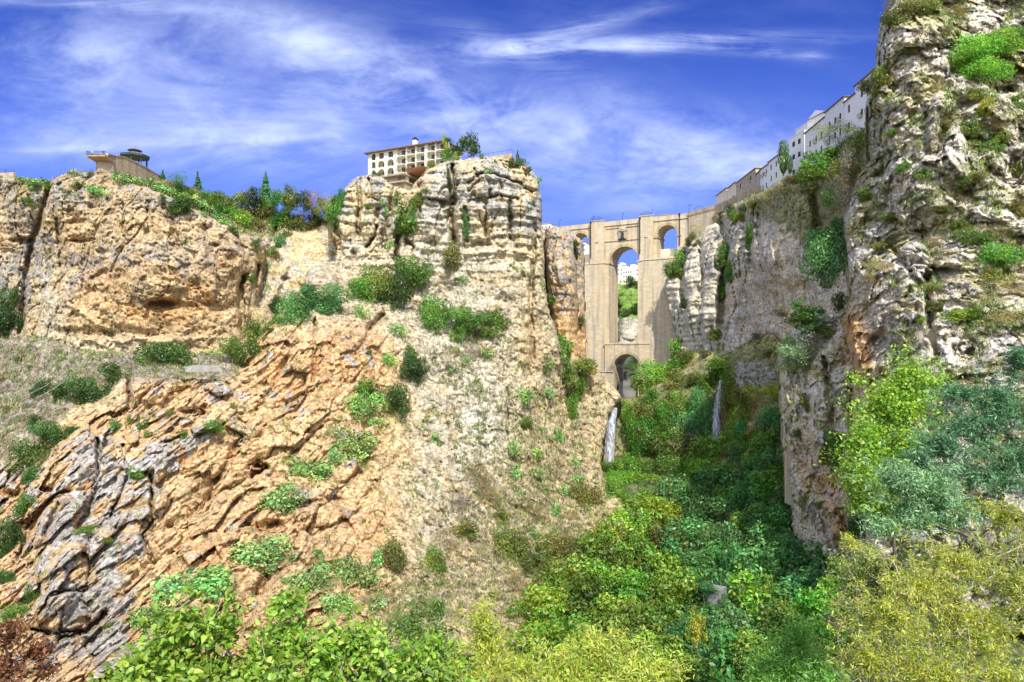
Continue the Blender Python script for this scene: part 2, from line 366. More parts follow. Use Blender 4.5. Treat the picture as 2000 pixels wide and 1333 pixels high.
    tmp = np.full(zbuf.shape, 1e6, np.float32); np.minimum.at(tmp, (ii[ok], jj[ok]), dq[ok])
    nr = tmp < zbuf; zbuf[nr] = tmp[nr]; zid[nr] = L
    return o
def mixc(c, col, wgt): return [a + (b - a) * wgt for a, b in zip(c, col)]
def G(X, Y, cx, cy, rx, ry): return np.exp(-((X - cx) / rx) ** 2 - ((Y - cy) / ry) ** 2)
TAN = (.57, .455, .26); PALE = (.62, .55, .40); GREY = (.34, .335, .34); DGREY = (.22, .22, .23); ORG = (.60, .37, .18); RED = (.55, .28, .13); SOIL = (.42, .34, .25)
GRASS = (.26, .27, .09); DRY = (.5, .42, .2)

def strata(x, y, z, X, Y, amp=1.0):
    zz = z + 1.6 * fbm(x / 22, y / 22, z / 30, 2) + x * .03
    a = np.tanh(3.2 * pn(x / 30, y / 30, zz / 1.9)) * .45 + np.tanh(2.5 * pn(x / 14, y / 14, zz / .85)) * .22 + pn(x / 40, y / 40, zz / 6) * 1.2
    return a * amp
def cracks(x, y, z, sc=7.0, wd=.05, dep=1.6):
    n = pn((x + .8 * pn(x / 3, y / 3, z / 5)) / sc, y / sc, z / (sc * 5)); return -dep * np.exp(-(n / wd) ** 2)
def pit(x, y, z, s=.9, amp=.5):
    n = pn(x / s, y / s, z / s); return -amp * sstep(n, .12, .6)
def ribs(x, y, z, ang=57, s=9.0, amp=3.0):
    c, sn = math.cos(math.radians(ang)), math.sin(math.radians(ang))
    wx_ = .5 * fbm(x / 8, y / 14, z / 8, 3); wz_ = .5 * fbm(x / 8 + 9, y / 14, z / 8, 3)
    al = (x + wx_) * c + (z + wz_) * sn; ac = (x + wx_) * sn - (z + wz_) * c
    d1, d2, iv, f1 = worley(ac / 5.0, al / 8.0, y / 12); e1, e2, ev, f2 = worley(ac / 1.9 + 5, al / 3.0, y / 4); h1, h2, hv, f3 = worley(ac / .8 + 3, al / 1.5, y / 2)
    saw = ac / 2.6 + .5 * pn(ac / 5, al / 9, 1.1); fs = saw - np.floor(saw)
    r = (iv - .5) * 2.4 + f1 * 3.4 - np.exp(-((d2 - d1) / .05) ** 2) * .7 + (ev - .5) * 1.0 + f2 * 1.5 + f3 * .55 + (hv - .5) * .35
    fi = ac / .9 + .8 * pn(ac / 3, al / 5, 2.2); fr = fi - np.floor(fi)
    return (r + fs ** 1.5 * .9 * sstep(pn(ac / 12, al / 18, 3.3), -.3, .2) + (fr ** 2) * .35 * sstep(pn(ac / 9, al / 14, 8.1), -.2, .3) + ridge(ac / 11, al / 40, .3, 2) * 1.3) * amp / 3.0
# ---- front massif: lower slopes, ribbed rock and the tower cliff under the hotel
front = [(-90,650),(20,662),(60,656),(100,658),(150,682),(300,690),(440,690),(470,665),(500,640),(545,615),(565,590),(590,565),(598,530),(618,513),(655,512),(658,480),
 (640,440),(652,402),(668,375),(690,348),(720,338),(745,343),(768,362),(800,372),(812,352),(836,326),(870,316),(905,312),(950,304),(1000,308),(1025,322),(1042,336),(1054,352),(1059,385),(1058,440),
 (1063,500),(1066,560),(1072,600),(1085,640),(1096,668),(1110,690),(1150,705),(1178,732),(1202,757),(1216,775),(1205,792),(1190,812),(1180,860),(1174,905),(1182,935),(1210,965),(1226,1010),(1225,1055),
 (1260,1100),(1300,1420),(-90,1420)]
fd = [(0,690,186),(0,900,150),(-80,1100,120),(100,760,166),(250,700,176),(250,740,160),(400,700,178),(400,740,156),(90,900,140),(60,1200,104),(0,1333,88),(300,1000,122),(300,1333,84),(500,800,152),(600,700,165),
 (620,560,186),(700,640,180),(800,720,184),(800,900,160),(700,1100,122),(700,1400,70),(900,800,180),(900,1000,152),(900,1200,116),(1000,900,176),(1000,1100,144),(1040,1250,110),(1100,800,208),(1150,900,200),
 (1200,1000,172),(1220,1060,155),(1180,760,225),(700,400,214),(850,400,209),(950,380,204),(1045,400,213),(1000,600,199),(850,600,200),(700,550,204),(660,480,210),(1075,680,205),(1010,760,190),(470,700,172),(1100,1400,80),(780,330,216),(950,320,208)]
fcre = [([(701,345),(704,392),(700,425),(700,458)],3.5,6),([(720,350),(722,385),(746,392)],3,4),([(737,410),(734,458),(716,482)],4,4),([(773,365),(761,410),(752,455),(749,488)],6,6),
 ([(780,452),(774,494),(777,524)],4,9),([(795,470),(807,482),(807,505)],3,4),([(820,360),(820,392),(821,428)],3,4),([(884,322),(885,398),(881,410),(887,470)],4,9),([(874,425),(885,476)],3,4),
 ([(908,405),(911,470)],4,4),([(957,371),(959,386)],3,3),([(950,395),(948,461)],2.5,3),([(996,395),(995,464)],3,4),([(822,388),(850,392),(887,401)],3,4),([(932,391),(970,383),(1010,389)],3,3),
 ([(914,356),(950,335),(1010,356),(1040,377)],2.5,3),([(1046,440),(1046,470),(1040,530),(1037,600),(1042,700)],4,4),([(655,440),(668,500),(664,520)],5,5),([(925,330),(935,352),(915,372)],3,3),
 ([(192,860),(192,940),(168,1010),(150,1030)],5,5),([(114,987),(87,1047)],6,4),([(295,930),(297,1017),(279,1047),(300,1100)],4,5),([(336,978),(315,1014)],6,3),([(425,938),(399,993),(330,1032)],9,5),
 ([(522,1128),(507,1164)],6,3),([(102,1161),(138,1155),(168,1149)],4,3),([(65,1229),(120,1241),(168,1232),(206,1197)],5,7),([(405,1205),(435,1188),(450,1170)],5,4),
 ([(249,740),(256,795),(225,812)],5,7),([(324,864),(360,852)],4,3),([(615,624),(615,690),(611,744)],3,3.5),([(722,642),(749,615)],5,6),([(722,645),(695,696)],3,3),([(785,735),(788,825)],4,3),
 ([(992,760),(990,860)],3,3),([(554,1000),(602,982),(662,974)],5,5),([(663,948),(704,923)],4,4),([(724,958),(700,986)],3,3),([(1177,1007),(1192,1052)],3,4),([(470,860),(430,930),(380,960)],6,3),
 ([(500,905),(520,915),(490,930)],6,4),([(590,770),(560,790)],5,3),([(560,700),(530,760),(500,800)],4,2.5),([(640,820),(560,900)],3,2),([(735,880),(640,980)],3,2),([(240,870),(250,930),(215,1010)],4,3),
 ([(60,1010),(40,1080),(30,1100)],4,3),([(350,1130),(300,1190),(270,1200)],5,3),([(500,640),(492,690)],6,4),([(440,1040),(470,1010),(560,960)],3,2)]
fpit = [(840,473,10,6,3),(938,477,18,6,3),(692,500,7,13,4),(375,806,26,9,6),(530,1030,26,13,6),(1015,507,14,5,2),(985,585,18,5,2.5),(500,912,16,8,5),(30,965,14,10,4)]
fbul = [(118,1195,55,42,4),(120,1080,55,120,5),(850,365,36,38,4),(935,350,50,40,3),(1010,370,42,50,2.5),(680,400,34,70,3),(724,420,22,60,2),(840,430,28,50,2),(915,430,30,50,2),(975,430,26,60,2),(1025,430,28,60,2.5),(625,556,36,40,4),(300,740,60,50,4),(620,1000,50,30,3)]
def front_reg(X, Y):
    tower = sstep(-(Y - 540) + 20 * np.sin(X / 60), -20, 40) * sstep(X, 630, 660)
    line = 640 + (X - 560) * .55
    nz = 28 * fbm(X / 60, Y / 60, 4.4, 4)
    ribz = sstep(800 + nz - X - (Y - 850) * .02, -30, 60) * sstep(Y + 0 * X, 600, 680) * (1 - tower)
    ribz *= 1 - sstep(260 - X + (700 - Y) * -.25, -10, 60) * sstep(860 - Y - (X) * .35 + 20, -20, 40)    # talus in the upper left stays smooth
    return tower, np.clip(ribz, 0, 1)
def talus_w(X, Y):   # grey scree apron below the left cliff
    a = sstep((745 + 0 * X) + (1 - sstep(X, 0, 230)) * 160 - Y, -12, 18) * sstep(470 - X, -20, 30)
    return a
def front_disp(x, y, z, X, Y):
    tw, rb = front_reg(X, Y); ta = talus_w(X, Y)
    t1, t2, tv, tf = worley(x / 3.4, y / 5, z / 2.6); st = tf * .8 + (tv - .5) * .4 + pit(x, y, z, .9, .3) + strata(x, y, z, X, Y, 1.5) + cracks(x, y, z, 6.5, .05, 2.0) + cracks(x, y, z + 40, 3.2, .06, .7) + fbm(x / 3, y / 3, z / 3, 3) * .5
    ri = ribs(x, y, z, 57, 9, 3.1) * (.55 + .45 * sstep(760 - X + .2 * (Y - 900), 0, 200)) + pn(x / 18, y / 18, z / 18) * 3.0 + fbm(x / 1.6, y / 1.6, z / 1.6, 3) * .45
    w1, w2, wv_, wf_ = worley(x / 4 + fbm(x / 5, y / 5, z / 5, 2), y / 5, z / 5 + .5 * fbm(x / 4, y / 4, z / 4, 2)); sl = fbm(x / 9, y / 9, z / 9, 6, .58) * 2.1 + pit(x, y, z, .8, .55) + pit(x + 5, y, z, 1.7, .6) + strata(x, y, z, X, Y, .3) + ((wv_ - .5) * .8 + wf_ * 1.2) * (.35 + .65 * sstep(Y, 650, 900))
    tl = fbm(x / 7, y / 7, z / 7, 5, .55) * .8 + pit(x, y, z, .6, .3)
    r = sl * (1 - tw) + st * tw; r = r * (1 - rb) + ri * rb; return r * (1 - ta) + tl * ta
def front_paint(x, y, z, X, Y, dv):
    tw, rb = front_reg(X, Y); ta = talus_w(X, Y)
    n1, n2, n3 = fbm(x / 11, y / 11, z / 11, 4), fbm(x / 3.2, y / 3.2, z / 3.2, 4), fbm(x / 1.1, y / 1.1, z / 1.1, 3)
    c = [np.full(X.shape, v, np.float32) for v in TAN]
    c = mixc(c, PALE, sstep(n1, -.1, .5) * .7)
    # tower: grey weathered crust at the top and in bands, warm stone in hollows
    zz = z + 1.6 * fbm(x / 22, y / 22, z / 30, 2) + x * .03
    top = tw * sstep(470 - Y + 60 * n1, -30, 90)
    c = mixc(c, GREY, top * sstep(.12 + n2 * .7 + n1 * .5 + dv * .12 + pn(x / 9, y / 9, zz / 1.3) * .7, -.25, .35) * .85)
    c = mixc(c, DGREY, top * sstep(pn(x / 12, y / 12, zz / .9) + n2 * .5, .3, .6) * .6)
    c = mixc(c, (.27, .26, .25), tw * sstep(pn(x / 2.4, y / 6, z / 16) + .35 * n2, .28, .55) * .5)
    c = mixc(c, (.62, .47, .25), tw * sstep(-n1 + .2 * n2, .15, .5) * .7)
    c = mixc(c, (.44, .41, .37), G(X, Y, 850, 570, 190, 130) * sstep(n3 + n2 * .8 + n1 * .4, -.35, .35) * .85)
    c = mixc(c, PALE, (G(X, Y, 940, 800, 70, 110) * 1.1 + G(X, Y, 850, 900, 80, 70) * .4) * sstep(n2, -.6, .4))
    c = mixc(c, (.7, .66, .58), G(X, Y, 945, 830, 55, 70) * .7)
    c = mixc(c, (.68, .46, .22), G(X, Y, 1030, 680, 22, 95) * .9)
    c = mixc(c, (.52, .48, .42), G(X, Y, 900, 1000, 130, 160) * sstep(n2, -.3, .3) * .7)
    c = mixc(c, (.54, .50, .43), (G(X, Y, 880, 700, 170, 300)) * .6); c = mixc(c, (.62, .42, .22), sstep(n1 - .2 * n2, .25, .6) * .55 * (1 - tw))
    # ribbed lower rock: orange with grey-blue crust
    o = mixc([np.full(X.shape, v, np.float32) for v in (.68, .47, .26)], (.66, .40, .20), sstep(n1 + .3 * n2, -.15, .45))
    o = mixc(o, RED, (G(X, Y, 690, 660, 55, 60) + G(X, Y, 640, 730, 60, 45) + G(X, Y, 500, 910, 20, 15) + G(X, Y, 240, 830, 50, 30) * .5) * sstep(n2, -.4, .3) * .75)
    o = mixc(o, (.66, .46, .26), (G(X, Y, 560, 1100, 160, 90) + G(X, Y, 450, 980, 60, 50)) * .6)
    gp = .72 * G(X, Y, 110, 1130, 95, 120) + .68 * G(X, Y, 190, 930, 90, 90) + .62 * G(X, Y, 290, 950, 60, 120) + .6 * G(X, Y, 220, 1120, 70, 90) + .8 * G(X, Y, 625, 535, 45, 35) + .55 * G(X, Y, 560, 600, 80, 40) \
        + .6 * G(X, Y, 680, 870, 60, 50) + .8 * G(X, Y, 600, 960, 85, 35) + .5 * G(X, Y, 340, 740, 110, 25) + .5 * G(X, Y, 440, 840, 120, 30) + .5 * G(X, Y, 470, 760, 40, 60) + .5 * G(X, Y, 760, 640, 50, 60) + .5 * G(X, Y, 230, 1280, 120, 60) + .4 * G(X, Y, 40, 900, 70, 60)
    o = mixc(o, (.45, .44, .43), sstep(gp * .95 + n2 * .75 + n1 * .6 + dv * .09, .5, .85) * .88)
    o = mixc(o, (.6, .6, .6), sstep(gp + n3 * .5 + .3 * n2, .8, 1.2) * .5)
    c = [a * (1 - rb) + b * rb for a, b in zip(c, o)]
    kb = G(X, Y, 627, 548, 40, 34); kb = kb * sstep(n2 + .5 * n3, -.5, .1); c = mixc(c, (.47, .45, .43), kb * .9); c = mixc(c, (.60, .34, .17), kb * sstep(Y, 540, 560) * sstep(n2, -.3, .2) * .8)
    # boulder bands
    bb = G(X, Y, 118, 1205, 62, 34) ** .6; c = mixc(c, (.56, .45, .28), bb * sstep(np.sin(z * 4.5 + n2), -.2, .5) * .8); c = mixc(c, (.26, .27, .29), bb * sstep(n1 + n2 + .4 * np.sin(z * 2.2), .1, .5) * .7)
    # scree apron
    t_ = mixc([np.full(X.shape, v, np.float32) for v in (.40, .35, .29)], (.24, .20, .17), sstep(n2 + n3 * .6, .0, .5)); t_ = mixc(t_, (.62, .52, .36), G(X, Y, 300, 680, 170, 10) + .4 * G(X, Y, 60, 880, 60, 50))
    t_ = mixc(t_, (.2, .22, .09), sstep(n1 + n3 * .7, .45, .8) * .5); c = [a * (1 - ta) + b * ta for a, b in zip(c, t_)]
    # dry soil on the easy lower ground on the right
    so_ = (G(X, Y, 1060, 1050, 140, 170) + G(X, Y, 1110, 850, 70, 90) + G(X, Y, 880, 1180, 150, 80)); so_ = np.clip(so_, 0, 1)
    c = mixc(c, (.40, .33, .22), so_ * sstep(n2 + n1 * .5, -.25, .35) * .75); c = mixc(c, (.62, .47, .30), so_ * sstep(-n2, .25, .5) * .5)
    # vegetation film in the joints
    c = mixc(c, (.20, .20, .08), sstep(n1 * .6 + n3 * .5 + n2 * .5, .5, .85) * .4 * (1 - rb * .6))
    k = (1 + .30 * n3 + .14 * n2) * (.75 + .13 * tw); return [np.clip(a * k, .02, .85) for a in c]
sheet('front_cliff', front, fd, front_disp, front_paint, 1.9, 13, 5, fcre, fpit, fbul, edge=2.5)

# ---- left cliff with the terrace on it
left = [(-90,340),(0,342),(45,350),(98,352),(130,338),(180,334),(215,332),(250,348),(300,370),(350,392),(400,418),(445,440),(470,458),(505,462),(520,480),(514,520),(512,560),(500,600),(478,650),(470,700),(300,720),(-90,720)]
ld = [(0,400,204),(0,640,196),(70,500,205),(110,400,192),(110,640,186),(250,360,194),(300,450,188),(300,560,182),(300,650,187),(400,450,194),(450,500,193),(470,620,192),(515,500,206),(505,600,206),(-80,500,205),(180,340,197),(250,690,184)]
lcre = [([(100,352),(80,420),(62,475),(48,550),(40,650)],6,5),([(478,540),(470,560),(472,640)],5,7),([(320,400),(335,430),(345,470)],4,3),([(290,395),(288,420)],3,2),([(130,590),(200,640),(300,668),(420,660)],5,-1.5),
 ([(240,400),(242,460)],3,2),([(400,440),(402,470)],3,2.5),([(505,520),(490,600)],4,5),([(110,430),(120,520)],4,2),([(180,545),(205,530)],4,2.5)]
lpit = [(152,432,15,6,3),(160,471,22,4,2.5),(320,594,30,11,5),(200,492,12,5,2),(45,470,18,6,3.5),(180,405,8,5,2),(455,505,10,8,3),(420,480,9,7,3),(400,600,60,14,2),(210,650,90,10,2.5),(20,490,20,8,2),(135,412,10,4,2)]
def left_disp(x, y, z, X, Y):
    up = sstep(430 - Y, -40, 60); t1, t2, tv, tf = worley(x / 4.5, y / 6, z / 3.2)
    return (tf * 1.1 + (tv - .5) * .4 + strata(x, y, z, X, Y, .8) * (.35 + .65 * up) + cracks(x, y, z, 9, .03, 1.2) + fbm(x / 5, y / 5, z / 5, 4) * .8 + pit(x, y, z, .75, .75) + pit(x, y, z + 9, 1.8, .7))
def left_paint(x, y, z, X, Y, dv):
    n1, n2, n3 = fbm(x / 11, y / 11, z / 11, 4), fbm(x / 3.2, y / 3.2, z / 3.2, 4), fbm(x / 1.1, y / 1.1, z / 1.1, 3)
    c = [np.full(X.shape, v, np.float32) for v in (.60, .46, .28)]
    c = mixc(c, (.60, .42, .22), sstep(-n1, -.1, .4) * .6)
    org = np.clip(G(X, Y, 230, 560, 90, 60) + G(X, Y, 350, 590, 90, 50) + G(X, Y, 440, 500, 40, 25) * .7 + G(X, Y, 150, 470, 40, 35) * .7 + G(X, Y, 300, 440, 60, 40) * .3 + G(X, Y, 20, 470, 30, 30) * .6, 0, 1)
    c = mixc(c, (.64, .38, .17), np.clip(org * 1.3, 0, 1) * sstep(n2 + n1, -.7, .3)); c = mixc(c, (.42, .22, .10), G(X, Y, 320, 592, 34, 12) * .6)
    gy = np.clip(G(X, Y, 70, 560, 40, 200) + G(X, Y, 260, 500, 130, 28) + G(X, Y, 150, 540, 60, 40) * .6 + sstep(400 - Y + X * .05, -30, 30) + G(X, Y, 480, 470, 50, 25) + G(X, Y, 20, 560, 50, 60), 0, 1)
    c = mixc(c, (.36, .35, .345), gy * sstep(n2 * .8 + n1 * .6 + n3 * .4, -.3, .3) * .85)
    c = mixc(c, (.26, .25, .24), sstep(pn(x / 2.6, y / 6, z / 18) + .35 * n2, .25, .55) * .5 * sstep(620 - Y, -20, 60))
    c = mixc(c, PALE, G(X, Y, 120, 680, 200, 22) * .8 + G(X, Y, 100, 600, 30, 70) * .5)
    k = (1 + .30 * n3 + .12 * n2) * .72; return [np.clip(a * k, .02, .85) for a in c]
sheet('left_cliff', left, ld, left_disp, left_paint, 1.9, 13, 5, lcre, lpit, [(300,470,110,120,3),(40,470,60,110,3),(430,520,50,80,3),(120,500,45,150,2)], edge=2.5)

# ---- wooded saddle and smooth cliff between the left cliff and the tower
back = [(270,350),(330,352),(380,368),(430,392),(480,405),(540,420),(600,432),(640,420),(665,400),(700,360),(720,420),(720,620),(560,700),(440,700),(430,560),(380,460),(300,400)]
bd = [(330,370,215),(420,410,222),(500,420,232),(600,440,232),(540,470,222),(640,480,225),(540,600,212),(640,560,218),(480,500,212),(500,620,200),(700,400,230),(450,690,195),(440,450,212),(500,560,205)]
def back_disp(x, y, z, X, Y): return strata(x, y, z, X, Y, .7) + fbm(x / 6, y / 6, z / 6, 4) * .9 + pit(x, y, z, .8, .3)
def back_paint(x, y, z, X, Y, dv):
    n1, n2, n3 = fbm(x / 11, y / 11, z / 11, 4), fbm(x / 3.2, y / 3.2, z / 3.2, 4), fbm(x / 1.1, y / 1.1, z / 1.1, 3)
    c = [np.full(X.shape, v, np.float32) for v in (.62, .48, .28)]; c = mixc(c, (.42, .40, .37), sstep(n2 + n1 + G(X, Y, 520, 480, 40, 120) * .5, .1, .5) * .7)
    veg = np.clip(sstep(452 - Y + (X - 560) * -.35 + 25 * n1, -12, 18) + G(X, Y, 480, 650, 50, 60), 0, 1)
    c = mixc(c, (.22, .21, .09), veg * .85); c = mixc(c, (.42, .33, .19), veg * sstep(n2, 0, .4) * .7)
    k = (1 + .28 * n3) * .82; return [np.clip(a * k, .02, .8) for a in c]
sheet('saddle_slope', back, bd, back_disp, back_paint, 2.2, 12, 4, [([(540,440),(520,520),(505,600)],6,4),([(560,520),(530,590)],5,-2)], [(555,545,8,5,2)], (), edge=2.5)

# ---- spire beside the tower and the wall behind it
def sp_disp(x, y, z, X, Y): return strata(x, y, z, X, Y, .9) + fbm(x / 4, y / 4, z / 4, 4) * .8 + cracks(x, y, z, 5, .06, 1.5) + pit(x, y, z, .9, .3)
def sp_paint(x, y, z, X, Y, dv):
    n1, n2, n3 = fbm(x / 11, y / 11, z / 11, 4), fbm(x / 3.2, y / 3.2, z / 3.2, 4), fbm(x / 1.1, y / 1.1, z / 1.1, 3)
    c = [np.full(X.shape, v, np.float32) for v in (.62, .44, .24)]; c = mixc(c, (.64, .38, .17), sstep(Y, 560, 640) * sstep(n2 + .4, 0, .5) * .8)
    c = mixc(c, GREY, sstep(580 - Y + 60 * n2 + 40 * n1, -30, 40) * sstep(n2 + n3 * .4, -.45, .2) * .75)
    k = (1 + .28 * n3) * .82; return [np.clip(a * k, .02, .8) for a in c]
spire = [(1067,446),(1085,440),(1104,453),(1116,478),(1126,515),(1130,600),(1128,655),(1136,690),(1130,730),(1100,730),(1086,660),(1072,605),(1067,530),(1064,470)]
sheet('rock_spire', spire, [(1070,460,238),(1110,500,238),(1070,600,232),(1125,620,236),(1095,550,230),(1110,710,225),(1090,690,224)], sp_disp, sp_paint, 1.8, 26, 12, [([(1085,460),(1078,520),(1090,560)],2.5,2.5),([(1102,470),(1112,560),(1100,600)],2.5,2)], (), [(1094,500,32,60,3),(1100,590,30,60,2)], edge=1.5)
sheet('gully_wall', [(1030,440),(1062,444),(1110,447),(1140,470),(1146,700),(1180,740),(1180,800),(1040,760)], [(1040,450,246),(1140,500,262),(1140,700,258),(1040,700,240),(1100,600,250),(1170,780,240)], sp_disp, sp_paint, 2.4, 12, 5, (), (), (), edge=2)

# ---- right gorge wall, carrying the white houses
rw = [(1296,560),(1312,520),(1330,490),(1345,465),(1372,446),(1397,432),(1420,404),(1450,388),(1490,372),(1530,352),(1570,335),(1620,300),(1660,255),(1760,200),(1800,400),(1800,700),(1540,680),(1500,655),(1440,690),(1380,715),(1330,720),(1316,640),(1305,600)]
rwd = [(1310,540,352),(1345,470,352),(1340,640,340),(1400,440,336),(1400,560,330),(1440,420,320),(1470,392,300),(1440,600,315),(1500,380,283),(1490,500,270),(1500,640,268),(1590,450,248),(1590,600,244),(1535,358,262),(1560,360,253),(1600,340,236),(1640,300,222),(1650,500,222),(1650,640,215),(1750,300,190),(1750,600,190),(1380,700,325),(1370,600,328)]
rcre = [([(1408,430),(1420,470),(1410,560),(1405,640)],7,12),([(1450,410),(1462,470),(1470,540)],6,7),([(1480,420),(1482,500)],4,5),([(1340,470),(1330,520),(1335,600)],4,6),([(1366,490),(1372,540),(1365,600)],3.5,5),([(1590,370),(1600,460),(1620,560)],10,8),([(1520,430),(1500,560)],12,-3)]
def rw_disp(x, y, z, X, Y):
    sm = sstep(X, 1475, 1500)
    return (strata(x, y, z, X, Y, 1.3) + cracks(x, y, z, 9, .05, 3) ) * (1 - .5 * sm) + fbm(x / 8, y / 8, z / 8, 5) * 1.6 + pit(x, y, z, 1.2, .5) + ridge(x / 9 + y / 12, z / 70, y / 12, 2) * 1.6 * (1 - sm)
def rw_paint(x, y, z, X, Y, dv):
    n1, n2, n3 = fbm(x / 13, y / 13, z / 13, 4), fbm(x / 4, y / 4, z / 4, 4), fbm(x / 1.5, y / 1.5, z / 1.5, 3)
    c = [np.full(X.shape, v, np.float32) for v in (.66, .58, .45)]; c = mixc(c, (.60, .50, .33), np.clip(G(X, Y, 1530, 450, 60, 60) + G(X, Y, 1530, 590, 80, 40) + G(X, Y, 1440, 420, 40, 20), 0, 1) * .8)
    c = mixc(c, (.38, .37, .36), sstep(n2 + n1 * .7, .05, .55) * .6); c = mixc(c, (.62, .60, .55), sstep(-n2, .1, .5) * .5)
    c = mixc(c, (.30, .29, .12), sstep(400 - Y - (X - 1450) * -.55 + 14 * n2, -14, 10) * sstep(X, 1410, 1440) * .8)
    k = (1 + .28 * n3) * .82; return [np.clip(a * k, .02, .8) for a in c]
sheet('right_gorge_wall', rw, rwd, rw_disp, rw_paint, 2.0, 14, 8, rcre, (), [(1352,560,20,110,4),(1388,580,24,130,6),(1430,470,20,50,3),(1545,470,60,90,4)], edge=2.5)

# ---- grassy shelf and waterfall wall below the bridge
sh = [(1165,790),(1200,768),(1216,778),(1245,776),(1262,745),(1330,700),(1345,688),(1400,668),(1470,650),(1530,630),(1600,600),(1760,600),(1760,960),(1560,980),(1400,1020),(1190,1020),(1160,930)]
shd = [(1180,800,232),(1200,780,300),(1240,785,318),(1300,730,330),(1345,700,332),(1420,670,318),(1500,650,270),(1600,610,255),(1440,708,290),(1430,725,278),(1530,710,256),(1530,750,256),(1400,760,272),(1400,860,262),(1300,800,285),(1300,880,262),(1195,810,268),(1195,900,258),(1240,900,262),(1200,960,225),(1300,980,220),(1450,900,228),(1550,850,215),(1500,780,245),(1700,800,190)]
def sh_disp(x, y, z, X, Y): return fbm(x / 10, y / 10, z / 10, 5) * 1.8 + pit(x, y, z, 1.5, .5)
def sh_paint(x, y, z, X, Y, dv):
    n1, n2, n3 = fbm(x / 12, y / 12, z / 12, 4), fbm(x / 4, y / 4, z / 4, 4), fbm(x / 1.5, y / 1.5, z / 1.5, 3)
    c = [np.full(X.shape, v, np.float32) for v in (.40, .34, .20)]; c = mixc(c, (.15, .22, .05), np.clip(sstep(n1 + n2 * .5, -.3, .3) * .8, 0, 1))
    c = mixc(c, (.50, .47, .22), (sstep(705 - Y - (X - 1350) * .15 + 6 * n2, -6, 6)) * sstep(X, 1330, 1350) * .95)
    c = mixc(c, (.40, .39, .38), sstep(Y, 702, 712) * (1 - sstep(Y, 752, 762)) * sstep(X, 1430, 1442) * .9)
    c = mixc(c, (.18, .15, .09), (G(X, Y, 1400, 810, 26, 60) + G(X, Y, 1192, 850, 18, 60)) * .85)
    c = mixc(c, (.55, .42, .27), (G(X, Y, 1265, 800, 35, 18) + G(X, Y, 1215, 782, 18, 8) + G(X, Y, 1490, 810, 25, 22) + G(X, Y, 1420, 900, 25, 30)) * sstep(n2, -.4, .2))
    c = mixc(c, (.30, .42, .06), G(X, Y, 1500, 765, 35, 12) * .9)
    k = (1 + .28 * n3) * .82; return [np.clip(a * k, .02, .8) for a in c]
sheet('grassy_shelf', sh, shd, sh_disp, sh_paint, 2.3, 10, 4, [([(1400,735),(1401,870)],16,5)], (), (), edge=2.5)

# ---- ravine floor running down past the viewer
rf = [(1150,960),(1250,940),(1760,900),(1900,1100),(2070,1200),(2070,1420),(900,1420),(1000,1240),(1140,1090)]
rfd = [(1180,980,200),(1300,960,218),(1500,940,200),(1700,940,170),(1200,1100,150),(1350,1100,150),(1550,1100,140),(1200,1250,112),(1400,1250,108),(1600,1250,95),(1300,1400,78),(1000,1400,75),(1750,1200,80),(1900,1300,50),(2060,1400,35)]
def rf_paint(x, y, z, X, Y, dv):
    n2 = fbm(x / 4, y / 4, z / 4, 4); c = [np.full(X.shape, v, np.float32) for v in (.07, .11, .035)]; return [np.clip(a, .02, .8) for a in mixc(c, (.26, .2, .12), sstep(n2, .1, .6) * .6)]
sheet('ravine_floor', rf, rfd, sh_disp, rf_paint, 5.0, 8, 2, (), (), (), skirt=10, edge=2)

# ---- near right cliff and the outcrop below it
rc = [(1745,-90),(1735,0),(1716,48),(1711,90),(1720,122),(1702,150),(1692,200),(1700,260),(1697,312),(1668,345),(1652,400),(1645,450),(1655,520),(1661,580),(1640,615),(1660,690),(1678,760),(1660,900),(1700,1100),(2090,1300),(2090,-90)]
rcd = [(1715,100,140),(1700,300,138),(1650,450,141),(1665,600,130),(1680,760,117),(1760,50,138),(1800,200,133),(1800,400,126),(1800,600,113),(1760,740,106),(2060,-60,142),(2060,100,134),(2060,300,124),(2060,450,115),(2060,600,104),(2000,800,86),(1900,100,134),(1900,400,122),(1900,600,108),(1850,800,95),(1750,950,96),(2060,1200,60),(1900,1000,80)]
def rc_disp(x, y, z, X, Y):
    qx, qz = x + 1.3 * fbm(x / 5, y / 5, z / 5, 4), z + 1.3 * fbm(x / 5 + 31, y / 6, z / 6, 4)
    d1, d2, iv, f1 = worley(qx / 6.5 + qz / 15, y / 9, qz / 5.0); e1, e2, ev, f2 = worley(qx / 2.3 + 9, y / 3, qz / 2.0); h1, h2, hv, f3 = worley(qx / .9 + 3, y / 1.2, qz / .8)
    return ((iv - .5) * 1.8 + f1 * 1.9 - np.exp(-((d2 - d1) / .04) ** 2) * .3 + (ev - .5) * 1.0 + f2 * 1.5 - np.exp(-((e2 - e1) / .08) ** 2) * .2 + f3 * .5 + (hv - .5) * .35 + fbm(x / 10, y / 10, z / 7, 6, .55) * 2.3
        + pit(x, y, z, .8, .5) + pit(x + 9, y, z, 2.2, .6))
